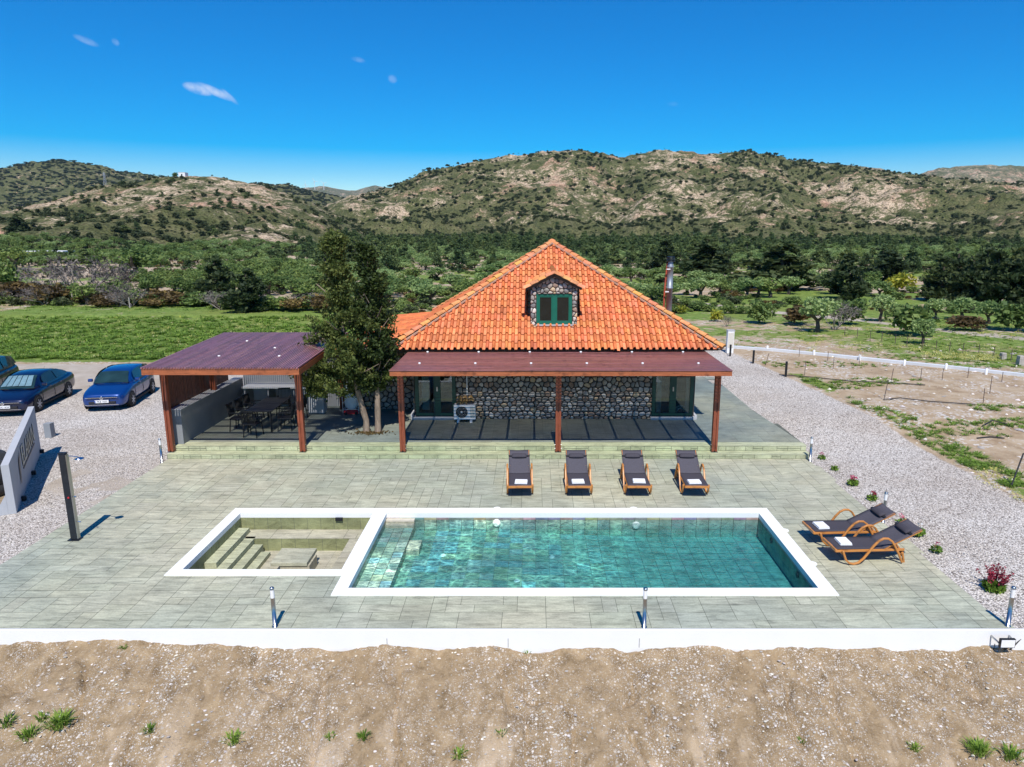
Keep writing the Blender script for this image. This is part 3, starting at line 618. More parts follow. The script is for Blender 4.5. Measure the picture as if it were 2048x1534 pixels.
mb.build('floor_nozzle','white_paint',sp)
mb=MB()
for y in (15.6,13.9): mb.lathe([(.07,0),(.07,-.02)],(X1-.002,y,-.25),16,axis='x')
mb.build('jet_ring','black_plastic',sp)
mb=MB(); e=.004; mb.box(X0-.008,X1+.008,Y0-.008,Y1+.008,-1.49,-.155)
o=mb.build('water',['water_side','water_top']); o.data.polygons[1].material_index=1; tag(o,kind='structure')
# dry plunge pool
pp=empty('plunge_pool',(0,0,0),0,'empty dry plunge pool with steps beside the swimming pool','pool')
A0,A1,B0,B1=-7.36,-4.02,13.63,16.62
mb=MB()
for b in ((SO[0],PO[0],SO[2],B0),(SO[0],PO[0],B1,SO[3]),(SO[0],A0,B0,B1),(A1,PO[0],B0,B1)): mb.box(b[0],b[1]-.002*(b[1]==PO[0]),b[2],b[3],-.10,.020)
mb.build('coping','white_render',pp)
zb,zf=-.42,-.74
mb=MB()
def wallp(mb,p,q,z0,z1,n):
    p=Vector(p);q=Vector(q)
    for i in range(n):
        a=p.lerp(q,i/n)+ (q-p).normalized()*.004; b=p.lerp(q,(i+1)/n)-(q-p).normalized()*.004
        mb.quad((a.x,a.y,z0),(b.x,b.y,z0),(b.x,b.y,z1),(a.x,a.y,z1),g3(random.uniform(.93,1.07)))
wallp(mb,(A0,B1,0),(A1,B1,0),zb,-.10,10); wallp(mb,(A0,B0,0),(A0,B1,0),-.75,-.10,9); wallp(mb,(A1,B1,0),(A1,B0,0),zb,-.10,9); wallp(mb,(A1,B0,0),(A0,B0,0),-.75,-.10,10)
wallp(mb,(-6.85,16.08,0),(-4.5,16.08,0),zf,zb-.002,7); wallp(mb,(-4.5,16.08,0),(-4.5,B0,0),zf,zb-.002,7)
mb.build('wall','spa_wall',pp)
mb=MB(); ashlar(mb,A0,A1,16.08,B1,zb,u=.3,seed=3); ashlar(mb,-4.5,A1,B0,16.08,zb,u=.24,gap=.006,seed=4); ashlar(mb,A0,-4.5,B0,16.08,zf,u=.5,gap=.004,seed=6); mb.build('floor','spa_floor',pp)
mb=MB(); mb.box(A0-.02,A1+.02,B0-.02,B1+.02,-.9,zf-.006); mb.box(A0+.0,A1,16.085,B1+.01,zf-.006,zb-.006); mb.box(-4.495,A1+.01,B0,16.08,zf-.006,zb-.006)
mb.box(A0-.02,A0-.006,B0,B1,-.8,-.1); mb.box(A1+.006,A1+.02,B0,B1,-.8,-.1); mb.box(A0,A1,B1+.006,B1+.02,-.8,-.1); mb.box(A0,A1,B0-.02,B0-.006,-.8,-.1); mb.build('basin','joint',pp)
for k,(xa,xb,yb,z) in enumerate(((A0+.005,-7.36+.22+.05,16.45,-.30),(-7.08,-6.84,16.2,-.42),(-6.83,-6.60,16.0,-.53),(-6.59,-6.37,15.82,-.64))):
    mb=MB(); y0=B0+.01 if k else 14.55
    if k: mb.box(xa,xb,y0,yb,-.745,z-.004)
    else: mb.box(xa,xb,y0,yb,-.745,z-.004)
    y=y0
    while y<yb:
        wd=random.uniform(.14,.3); e=min(y+wd,yb); 
        if yb-e<.08: e=yb
        c=random.uniform(.92,1.08); mb.quad((xa,y+.004,z),(xb,y+.004,z),(xb,e-.004,z),(xa,e-.004,z),g3(c)); y=e
    mb.quad((xb+.002,y0,-.74),(xb+.002,yb,-.74),(xb+.002,yb,z-.01),(xb+.002,y0,z-.01),g3(.85))
    mb.build('step','riser_green',pp)
mb=MB(); mb.box(-5.75,-5.08,14.75,15.32,-.735,-.47); mb.build('table_base','spa_floor',pp)
mb=MB(); mb.box(-5.95,-5.12,14.72,15.48,-.47,-.38); mb.build('table_top','deck',pp,bevel=.012)
mb=MB(); mb.box(-4.97,-4.79,B1-.05,B1-.003,-.17,-.09); mb.build('skimmer_grille','black_metal',pp)

# ------------------------------------------------------------ bollard lights
def bollard():
    r=empty('bollard_light',(0,0,0)); mb=MB(); mb.lathe([(.055,0),(.055,.012),(.038,.014),(.038,.57)],n=18); mb.build('post','steel',r)
    mb=MB(); mb.lathe([(.036,.57),(.036,.735)],n=18); mb.build('diffuser','white_paint',r)
    mb=MB(); mb.lathe([(.042,.735),(.042,.76),(.03,.772)],n=18); mb.build('cap','steel',r); return r
B=bollard(); bl=[(-4.65,11.48,0,'steel bollard light on the terrace edge in front of the plunge pool'),(2.0,11.46,0,'steel bollard light on the terrace edge in front of the swimming pool'),(8.57,11.50,0,'steel bollard light at the right front corner by the red flowering plant'),
 (8.56,16.12,0,'steel bollard light behind the two side-facing sun loungers'),(8.55,20.75,0,'steel bollard light at the right end of the terrace steps'),(-11.46,20.76,-.05,'steel bollard light at the left end of the steps by the pergola')]
for i,(x,y,z,l) in enumerate(bl):
    o=B if i==0 else copy_tree(B); o.location=(x,y,z); tag(o,l,'lamp','bollard lights round the terrace')
# ------------------------------------------------------------ outdoor shower
sh=empty('outdoor_shower',(-10.56,15.12,0),0,'tall dark grey outdoor shower column on the left side of the terrace','shower')
mb=MB(); mb.box(-.08,.08,-.05,.05,.02,2.08); mb.build('column','shower_metal',sh,bevel=.02)
mb=MB(); mb.box(-.085,.085,-.055,.055,2.081,2.10); mb.build('cap','black_metal',sh); mb=MB(); mb.box(-.13,.13,-.09,.09,.001,.02); mb.build('foot_plate','shower_metal',sh)
mb=MB(); mb.box(.081,.10,-.045,.045,.03,2.06); mb.build('trim','steel',sh)
mb=MB(); mb.tube([(.12,0,2.02),(.34,0,2.0)],.012,6); mb.lathe([(.02,1.99),(.10,1.965),(.10,1.955)],(.36,0,0),16); mb.build('shower_head','chrome',sh)
mb=MB(); mb.tube([(.12,0,1.05),(.17,0,1.05)],.02,8); mb.tube([(.12,0,.45),(.19,0,.43)],.014,8); mb.build('tap','chrome',sh)
mb=MB(); mb.lathe([(.022,0),(.022,-.012)],(.03,-.061,1.05),12,axis='y'); mb.build('knob','red_plastic',sh)
# ------------------------------------------------------------ sun loungers (local x runs from foot to head)
def lounger():
    r=empty('sun_lounger',(0,0,0))
    def sling(x0,z0,x1,z1,nseg,sag):
        mb=MB(); vs=[];fs=[]
        for i in range(nseg+1):
            a=i/nseg; x=x0+(x1-x0)*a; z=z0+(z1-z0)*a
            for j in range(7):
                b=j/6; vs.append((x,(b-.5)*.60,z-sag*math.sin(math.pi*b)*(.6+.4*math.sin(math.pi*a))))
        for i in range(nseg):
            for j in range(6): k=i*7+j; fs.append((k,k+7,k+8,k+1))
        n=len(vs); vs+=[(x,y,z-.012) for x,y,z in vs]; fs+=[tuple(q+n for q in reversed(f)) for f in fs]
        edge=[j for j in range(7)]; 
        for j in range(6): fs.append((j,j+1,j+1+n,j+n)); k=nseg*7+j; fs.append((k+1,k,k+n,k+1+n))
        for i in range(nseg): fs.append((i*7,i*7+n,(i+1)*7+n,(i+1)*7)); fs.append((i*7+6,(i+1)*7+6,(i+1)*7+6+n,i*7+6+n))
        mb.add(vs,fs,None,True); return mb
    sling(.02,.36,1.06,.345,10,.02).build('seat_sling','fabric',r)
    sling(1.05,.347,1.86,.76,10,.02).build('back_sling','fabric_light',r)
    for s in (-1,1):
        mb=MB(); mb.box(.0,1.5,s*.30-.016,s*.30+.016,.285,.335); mb.build('side_rail','lounger_wood',r,bevel=.005)
        mb=MB(); pts=[(.14,.33),(.17,.24),(.22,.12),(.30,.045),(.40,.022),(.50,.05),(.60,.14),(.70,.28),(.80,.43),(.90,.54),(1.0,.59),(1.10,.585),(1.19,.52),(1.27,.40),(1.36,.24),(1.46,.03)]
        vs=[];fs=[]
        for i,(x,z) in enumerate(pts):
            a=Vector(pts[max(i-1,0)]);b=Vector(pts[min(i+1,len(pts)-1)]);d=(b-a).normalized();nn=Vector((-d.y,d.x))*.021
            for (yy,sg) in ((s*.318,1),(s*.362,1),(s*.362,-1),(s*.318,-1)): vs.append((x+nn.x*sg,yy,z+nn.y*sg))
        for i in range(len(pts)-1):
            for k in range(4): fs.append((i*4+k,i*4+(k+1)%4,i*4+4+(k+1)%4,i*4+4+k))
        fs+= [(0,1,2,3),tuple(len(vs)-1-k for k in range(4))]; mb.add(vs,fs,None,True); mb.build('armrest','lounger_wood',r,bevel=.008,recalc=True)
        mb=MB(); mb.beam((1.47,s*.27,.30),(1.54,s*.27,.0),.035,.035); mb.beam((1.30,s*.27,.47),(1.42,s*.27,.30),.03,.025); mb.build('rear_leg','lounger_wood',r)
        mb=MB(); mb.beam((1.06,s*.285,.325),(1.85,s*.285,.735),.028,.035); mb.build('back_rail','lounger_wood',r)
    for q in ((-.01,.03,-.30,.30,.29,.35),(.13,.16,-.32,.32,.24,.275),(1.45,1.49,-.30,.30,.2,.24),(1.5,1.53,-.27,.27,.12,.15)): mb=MB(); mb.box(*q); mb.build('crossbar','lounger_wood',r,bevel=.004)
    # pillow
    mb=MB(); vs=[];fs=[]; d=Vector((.81,0,.413)).normalized(); nn=Vector((-d.z,0,d.x)); c=Vector((1.62,0,.655))
    for j in range(9):
        b=j/8; y=(b-.5)*.42; sc_=.045*(1-.55*abs(2*b-1)**5)
        for k in range(10):
            a=2*math.pi*k/10; p=c+d*math.cos(a)*.085*(1-.12*abs(2*b-1)**4)+nn*(math.sin(a)*sc_+.012); vs.append((p.x,y,p.z))
    for j in range(8):
        for k in range(10): fs.append((j*10+k,j*10+(k+1)%10,(j+1)*10+(k+1)%10,(j+1)*10+k))
    fs+=[tuple(range(9,-1,-1)),tuple(range(80,90))]; mb.add(vs,fs,None,True); pl=mb.build('pillow','fabric',r)
    for s in (-1,1): mb=MB(); a=c+nn*.004; mb.beam((a.x,s*.2,a.z),(a.x,s*.305,a.z),.05,.004,up=tuple(nn)); mb.build('strap','black_plastic',pl)
    return r
def towel(label,loc,rz,first=[None]):
    if first[0] is None:
        mb=MB()
        for k in range(3): e=.004*k; mb.box(-.13+e,.13-e,-.17+e,.17-e,.017*k,.017*k+.0155)
        o=mb.build('folded_towel','towel',bevel=.006); first[0]=o
    else: o=first[0].copy(); COL.objects.link(o)
    o.location=loc; o.rotation_euler=(0,0,rz); tag(o,label,'towel','folded white towels on the sun loungers')
L0=lounger()
ll=[(-.34,17.66,92,'first of the four pool loungers, nearest the middle of the house'),(1.24,17.66,90,'second of the four dark loungers facing the pool'),(2.82,17.66,89,'third of the four dark loungers facing the pool'),(4.35,17.66,88,'rightmost of the four dark loungers facing the pool'),
    (6.30,15.08,3,'dark sun lounger set sideways beside the pool, the one farther from the camera'),(6.42,14.18,3,'dark sun lounger set sideways beside the pool, the one nearer the camera')]
ord_=['leftmost of the four loungers in a row','second lounger from the left in the row','third lounger from the left in the row','rightmost of the four loungers in a row','farther of the two sideways loungers','nearer of the two sideways loungers']
for i,(x,y,a,l) in enumerate(ll):
    o=L0 if i==0 else copy_tree(L0); o.location=(x,y,.001); o.rotation_euler=(0,0,R(a)); tag(o,l,'sun lounger','bentwood sun loungers round the pool')
    c=Vector((x,y)); dx=Vector((math.cos(R(a)),math.sin(R(a)))); n_=Vector((-dx.y,dx.x)); p=c+dx*(.26+.03*(i%3))+n_*(.03*((i%2)*2-1))
    towel('folded white towel on the '+ord_[i],(p.x,p.y,.353),R(a+(i*7%11-5)))

# ------------------------------------------------------------ veranda
vr=empty('veranda',(0,0,0),0,'dark slatted timber veranda roof on three posts in front of the house','veranda')
VX0,VX1,VY0,VY1=-4.22,5.86,20.32,23.95
mb=MB(); mb.box(VX0,VX1,VY0,VY0+.06,2.77,2.915); mb.build('front_beam','beam_wood',vr,bevel=.004)
for x in (VX0,VX1-.05):
    mb=MB(); mb.box(x,x+.05,VY0+.061,VY1,2.765,2.913); mb.build('side_beam','beam_wood_y',vr)
for i in range(12):
    x=VX0+.9*(i+1)-.12
    if x<VX1-.2: mb=MB(); mb.box(x-.035,x+.035,VY0+.062,VY1,2.77,2.91); mb.build('rafter','beam_wood_y',vr)
mb=MB(); mb.box(VX0,VX1,24.0,24.05,2.6,2.75)
n=int((VY1-VY0)/.073)
mb=MB()
for i in range(n):
    y=VY0-.02+i*.073; x=VX0-.02
    while x<VX1:
        L=random.uniform(2.4,4.2); e=min(x+L,VX1+.02)
        if VX1-e<.6: e=VX1+.02
        c=random.uniform(.75,1.3); mb.box(x,e-.003,y,y+.055,2.922,2.932,(c,c*random.uniform(.9,1.1),c*random.uniform(.85,1.2))); x=e
M['slat_x2']=M['slat_x']; mb.build('roof_slats','slat_x',vr)
M['slat_x'].node_tree  # colour varies slat by slat
def add_col(mn):
    t=M[mn].node_tree; b=t.nodes['Principled BSDF']; l=b.inputs['Base Color'].links[0].from_socket; t.links.new(mix(t,1.0,l,attr(t,'col'),'MULTIPLY'),b.inputs['Base Color'])
for q in ('slat_x','slat_y','slat_z'): add_col(q)
def dpost(x,y,z0,z1,par,name='post'):
    mb=MB(); mb.box(x-.085,x-.022,y-.08,y+.08,z0,z1); mb.box(x+.022,x+.085,y-.08,y+.08,z0,z1); mb.box(x-.022,x+.022,y-.05,y+.05,z0+.02,z1); p=mb.build(name,'post_wood',par,bevel=.004)
    mb=MB(); mb.box(x-.105,x+.105,y-.1,y+.1,z0-.03,z0-.008)
    for zz in (.08,.2):
        for s in (-1,1): mb.lathe([(.012,0),(.012,.02*s)],(x+s*.087,y,z0+zz),8,axis='x')
    mb.build('post_foot','steel',p)
for x in (-4.09,.79,5.70): dpost(x,21.25,.172,2.768,vr)
mb=MB()
for (x0,yy) in ((-3.5,21.25),(-3.55,23.3)):
    for k in range(6): mb.lathe([(.035,2.94),(.04,2.975),(.0,2.985)],(x0+k*1.72,yy+.12,0),10)
mb.build('fixing_cap','white_paint',vr)
# ------------------------------------------------------------ side pergola
pg=empty('pergola',(0,0,0),0,'timber pergola with slatted purple-brown roof over the dining corner','pergola')
QX0,QX1,QY0,QY1=-11.52,-6.88,20.32,26.1
def pz(y): return 2.94+(y-QY0)/(QY1-QY0)*.20
mb=MB(); mb.box(QX0,QX1,QY0,QY0+.07,2.80,2.985); mb.build('front_beam','beam_wood',pg,bevel=.004)
for x in (QX0+.02,QX1-.08):
    mb=MB(); mb.add([(x,QY0+.071,2.78),(x+.06,QY0+.071,2.78),(x+.06,QY1,2.97),(x,QY1,2.97),(x,QY0+.071,2.955),(x+.06,QY0+.071,2.955),(x+.06,QY1,3.15),(x,QY1,3.15)],[(0,3,2,1),(4,5,6,7),(0,1,5,4),(1,2,6,5),(2,3,7,6),(3,0,4,7)]); mb.build('side_beam','beam_wood_y',pg)
for k in range(7):
    y=QY0+.8*(k+1)
    if y<QY1: mb=MB(); mb.box(QX0+.085,QX1-.085,y-.035,y+.035,pz(y)-.15,pz(y)-.001); mb.build('rafter','beam_wood',pg)
mb=MB(); nS=58; pit=(QX1-QX0)/nS
for i in range(nS):
    x=QX0+i*pit; y=QY0-.03; k=0
    while y<QY1:
        L=random.uniform(2.2,4); e=min(y+L,QY1+.03)
        if QY1-e<.6: e=QY1+.03
        c=random.uniform(.8,1.25); z0,z1=pz(y)+.047,pz(e)+.047
        mb.add([(x,y,z0),(x+.053,y,z0),(x+.053,e-.002,z1),(x,e-.002,z1),(x,y,z0+.045),(x+.053,y,z0+.045),(x+.053,e-.002,z1+.045),(x,e-.002,z1+.045)],[(0,3,2,1),(4,5,6,7),(0,1,5,4),(1,2,6,5),(2,3,7,6),(3,0,4,7)],(c,c*random.uniform(.9,1.05),c*random.uniform(.95,1.25))); y=e
mb.build('roof_slats','slat_y',pg)
for (x,y,z0) in ((-11.38,21.25,.172),(-7.24,21.25,.172),(-11.28,24.3,.33),(-7.22,25.9,.33)): dpost(x,y,z0,pz(y)-.14,pg)
mb=MB()
y=21.4
while y<26: mb.box(-11.50,-11.475,y,y+.085,.34 if y<21.7 else 1.2,pz(y)-.16,g3(random.uniform(.75,1.25))); y+=.1
mb.build('side_slats','slat_z',pg)
mb=MB()
for (x,y) in ((-9.9,21.9),(-8.0,21.9),(-10.0,24.4),(-8.6,23.2)): mb.lathe([(.035,pz(y)+.07),(.042,pz(y)+.11),(0,pz(y)+.12)],(x,y,0),10)
mb.build('fixing_cap','white_paint',pg)
# kitchen corner walls
kw=empty('low_wall',(-11.25,21.55,.3),0,'low grey rendered wall along the left side of the pergola','wall')
mb=MB(); mb.box(-.2,.12,.0,4.9,.0,1.12); mb.build('wall_body','grey_render',kw); mb=MB(); mb.box(-.21,.13,-.01,4.9,1.121,1.15); mb.build('wall_cap','pale_grey_render',kw)
kb=empty('back_wall',(-9.3,26.5,.3),0,'grey rendered wall closing the back of the pergola','wall')
mb=MB(); mb.box(-1.83,2.05,0,.15,0,2.28); mb.build('wall_body','pale_grey_render',kb)
mb=MB(); mb.box(-8.35,-7.75,25.35,25.75,.301,.98); o=mb.build('low_partition','pale_grey_render',bevel=.01); tag(o,'short grey block wall at the right end of the pergola','wall')
kc=empty('outdoor_counter',(-9.5,26.1,.3),0,'outdoor kitchen counter with pale worktop against the grey back wall','counter')
mb=MB(); mb.box(-1.4,1.35,-.36,.38,.86,.93); mb.build('worktop','white_paint',kc,bevel=.006)
mb=MB(); mb.box(-1.38,-1.28,-.3,.38,0,.858); mb.box(-.5,-.42,-.3,.38,0,.858); mb.box(.5,1.3,-.3,.38,0,.858); mb.build('support','grey_render',kc)
bb=empty('barbecue',(-8.5,26.0,1.235),0,'black barbecue with hood standing on the outdoor counter','barbecue')
mb=MB(); mb.box(-.36,.36,-.3,.28,0,.22); mb.build('firebox','black_metal',bb,bevel=.02); mb=MB(); mb.lathe([(.28,-.36),(.28,.36)],(0,0,.24),16,axis='x'); mb.build('hood','black_metal',bb)
mb=MB(); mb.tube([(-.25,-.33,.26),(.25,-.33,.26)],.015,8); mb.build('handle','steel',bb)
# dining table and chairs
dt=empty('dining_table',(-9.22,23.85,.3),0,'long dark slatted dining table under the pergola','table')
mb=MB()
for k in range(9): mb.box(-.45+k*.1,-.36+k*.1,-1.0,1.0,.71,.735)
mb.build('tabletop','black_plastic',dt)
for sx in (-1,1):
    for sy in (-1,1): mb=MB(); mb.box(sx*.4-.025,sx*.4+.025,sy*.93-.025,sy*.93+.025,0,.708); mb.build('leg','black_metal',dt)
def chair():
    r=empty('dining_chair',(0,0,0)); mb=MB(); mb.box(-.22,.22,-.22,.22,.43,.46); mb.build('seat','black_plastic',r,bevel=.008)
    mb=MB()
    for k in range(9): mb.beam((-.2+k*.05,.215,.5),(-.2+k*.05,.30,.92),.028,.012,up=(1,0,0))
    mb.box(-.22,.22,.28,.31,.89,.94); mb.build('backrest','black_plastic',r)
    for sx in (-1,1):
        for sy in (-1,1): mb=MB(); mb.beam((sx*.2,sy*.19,.43),(sx*.23,sy*.23,0),.028,.028); mb.build('leg','black_metal',r)
        mb=MB(); mb.box(sx*.22-.02,sx*.22+.02,-.2,.24,.64,.665); mb.beam((sx*.22,-.19,.44),(sx*.22,-.19,.65),.02,.02); mb.build('armrest','black_plastic',r)
    return r
C0=chair(); cs=[(-9.25,22.45,180,'dark chair at the near end of the dining table'),(-9.2,25.25,0,'dark chair at the far end of the dining table, by the counter')]
for k in range(3): cs.append((-10.0,23.15+k*.68,90,('front','middle','back')[k]+' dark chair on the left side of the dining table')); cs.append((-8.42,23.2+k*.68,-90,('front','middle','back')[k]+' dark chair on the right side of the dining table'))
for i,(x,y,a,l) in enumerate(cs):
    o=C0 if i==0 else copy_tree(C0); o.location=(x,y,.301); o.rotation_euler=(0,0,R(a+random.uniform(-8,8))); tag(o,l,'chair','dark chairs round the dining table')
rc=empty('wire_crate_trolley',(-6.72,25.35,.3),0,'red trolley with white wire frame holding a white sack by the stone wall','trolley')
mb=MB(); mb.box(-.28,.28,-.16,.16,.02,.16); mb.build('tray','red_plastic',rc,bevel=.02)
mb=MB()
for z in (.2,.45,.72): mb.tube([(-.29,-.16,z),(.29,-.16,z),(.29,.16,z),(-.29,.16,z),(-.29,-.16,z)],.01,5)
for x in (-.29,.29):
    for y in (-.16,.16): mb.tube([(x,y,.05),(x,y,.95)],.011,5)
mb.tube([(-.29,.16,.95),(.29,.16,.95)],.011,5); mb.tube([(-.29,-.16,.95),(.29,-.16,.95)],.011,5); mb.build('wire_frame','white_paint',rc)
mb=MB(); vs=[];fs=[]
for j in range(9):
    for k in range(14):
        a=2*math.pi*k/14; q=.13+.03*vn(np.array(j*.9),np.array(k*.8),3)*2; s_=math.sin(math.pi*(j+.7)/9.4)**.4
        vs.append((math.cos(a)*q*1.6*s_,math.sin(a)*q*.9*s_,.17+j*.075))
for j in range(8):
    for k in range(14): fs.append((j*14+k,j*14+(k+1)%14,(j+1)*14+(k+1)%14,(j+1)*14+k))
mb.add([(float(a),float(b),float(c)) for a,b,c in vs],fs,None,True); mb.build('sack','towel',rc)
mb=MB(); mb.lathe([(.05,-.02),(.05,.02)],(-.2,-.2,.06),12,axis='y'); mb.lathe([(.05,-.02),(.05,.02)],(.2,-.2,.06),12,axis='y'); mb.build('wheel','rubber',rc)

# ------------------------------------------------------------ stone house
def clip(poly,a,b,c):   # keep a*x+b*y<=c
    o=[]
    for i in range(len(poly)):
        p=poly[i];q=poly[(i+1)%len(poly)];dp=a*p[0]+b*p[1]-c;dq=a*q[0]+b*q[1]-c
        if dp<=0: o.append(p)
        if dp*dq<0: t_=dp/(dp-dq); o.append((p[0]+(q[0]-p[0])*t_,p[1]+(q[1]-p[1])*t_))
    return o
SC=[(.62,.62,.66),(.75,.72,.70),(.9,.85,.8),(1.15,1.1,1.05),(1.3,1.05,.75),(.8,.6,.5),(.55,.58,.62),(1.0,1.0,1.02),(1.45,1.4,1.35),(.7,.72,.7)]
def stones(mb,w,h,cell,place,region=None,seed=0,relief=.035,gap=.016):
    """rounded field stones filling a w x h rectangle; place(x,z,d) gives the 3D point, d outward"""
    rnd=random.Random(seed); nx=int(w/cell)+3; ny=int(h/cell*1.1)+3; pts={}
    for j in range(-1,ny):
        for i in range(-1,nx): pts[i,j]=((i+.5*(j%2)+rnd.uniform(-.36,.36))*cell,(j+rnd.uniform(-.34,.34))*cell*.9)
    for (i,j),p in pts.items():
        poly=[(0,0),(w,0),(w,h),(0,h)]
        if region: poly=list(region)
        for dj in (-2,-1,0,1,2):
            for di in (-2,-1,0,1,2):
                q=pts.get((i+di,j+dj))
                if q is None or (di==0 and dj==0): continue
                a,b=q[0]-p[0],q[1]-p[1]; L=math.hypot(a,b); mx=(p[0]+q[0])/2;my=(p[1]+q[1])/2
                poly=clip(poly,a/L,b/L,(a*mx+b*my)/L-gap)
                if len(poly)<3: break
            if len(poly)<3: break
        if len(poly)<3: continue
        cx=sum(q[0] for q in poly)/len(poly);cy=sum(q[1] for q in poly)/len(poly)
        if max(abs(q[0]-cx) for q in poly)<.03: continue
        # round the outline (one corner cut), then two rings
        rp=[]
        for k in range(len(poly)):
            a=poly[k];b=poly[(k+1)%len(poly)]; rp.append((a[0]*.75+b[0]*.25,a[1]*.75+b[1]*.25)); rp.append((a[0]*.25+b[0]*.75,a[1]*.25+b[1]*.75))
        n=len(rp); rr=relief*rnd.uniform(.6,1.25); vs=[]
        for f,d in ((1,0),(.93,rr*.62),(.72,rr)):
            for q in rp: vs.append(place(cx+(q[0]-cx)*f,cy+(q[1]-cy)*f,d))
        vs.append(place(cx,cy,rr*1.08)); fs=[]
        for l in range(2):
            for k in range(n): fs.append((l*n+k,l*n+(k+1)%n,(l+1)*n+(k+1)%n,(l+1)*n+k))
        for k in range(n): fs.append((2*n+k,2*n+(k+1)%n,3*n))
        c=rnd.choice(SC); kk=rnd.uniform(.75,1.1); mb.add(vs,fs,tuple(x*kk for x in c),True)
hs_=empty('stone_house',(0,0,0),0,'stone house with orange tiled hipped roof, dormer and green framed glass doors','house')
ZT=2.95
mb=MB(); mb.box(-2.76,4.26,24.6,24.9,.30,ZT); mb.box(-7.0,-4.27,25.96,26.2,.30,2.55); mb.box(-4.27,-4.21,24.62,26.2,.5,ZT); mb.box(5.74,5.80,24.62,34.6,.30,ZT); mb.box(-7.0,-6.9,26.2,34.6,.3,2.5); mb.box(-4.2,5.74,34.4,34.6,.3,ZT); mb.box(-4.25,5.78,24.61,24.9,2.6,ZT)
mb.build('wall','mortar',hs_)
for args,kw in (((7.02,2.62,.20,lambda x,z,d:(-2.76+x,24.598-d,.31+z)),dict(seed=2)),((2.73,2.3,.22,lambda x,z,d:(-7.0+x,25.958-d,.31+z)),dict(seed=3,relief=.05)),((1.3,2.4,.25,lambda x,z,d:(-4.272-d,25.95-x,.5+z)),dict(seed=4)),((3.6,2.3,.3,lambda x,z,d:(5.802+d,25.3+x,.5+z)),dict(seed=14))):
    mb=MB(); stones(mb,*args,**kw); mb.build('stone_cladding','stone',hs_)
mb=MB(); mb.box(-4.35,-2.70,24.45,24.9,.301,.41); mb.box(4.22,5.86,24.45,24.9,.301,.41); mb.box(-4.4,-4.3,24.5,25.9,.301,.5); mb.box(5.805,5.9,24.5,30,.301,.45); mb.build('sill','pale_grey_render',hs_,bevel=.008)
mb=MB(); mb.box(-4.2,5.73,24.9,34.4,.28,.302); mb.box(-4.2,5.73,30,30.1,.3,2.9); mb.build('interior_floor','interior',hs_)
def glass_door(x0,x1,mid):
    fr=MB(); y0,y1=24.52,24.59
    for (a,b,c,d) in ((x0,x0+.13,.41,2.75),(x1-.13,x1,.41,2.75),(mid-.12,mid+.12,.41,2.75)): fr.box(a,b,y0,y1,c,d)
    for (a,b) in ((x0+.131,mid-.121),(mid+.121,x1-.131)): fr.box(a,b,y0+.002,y1-.002,.412,.54); fr.box(a,b,y0+.002,y1-.002,2.62,2.748)
    f=fr.build('glass_door','dark_green_frame',hs_,bevel=.005)
    mb=MB(); mb.box(x0+.13,mid-.12,24.55,24.56,.54,2.62); mb.box(mid+.12,x1-.13,24.55,24.56,.54,2.62); mb.build('glass_pane','clear_glass',f)
    mb=MB(); mb.box(mid-.02,mid+.02,y0-.04,y0-.001,1.35,1.5); mb.build('handle','steel',f)
glass_door(-4.21,-2.76,-3.42); glass_door(4.26,5.74,5.0)
# furniture seen through the left panes, and curtains
mb=MB(); mb.box(-4.0,-3.75,24.75,24.8,.6,2.0); mb.box(-3.6,-3.45,24.8,24.86,.5,2.0); mb.box(4.45,4.62,24.7,24.74,.45,2.6); mb.box(5.5,5.62,24.7,24.74,.45,2.6); mb.build('curtain','curtain',hs_)
mb=MB()
for (r_,z) in ((.24,0),(.15,0)): mb.tube([(5.36+r_*math.cos(R(a)),24.8,.5+r_*math.sin(R(a))) for a in range(0,181,20)],.03,6)
mb.build('arched_rack','white_paint',hs_)
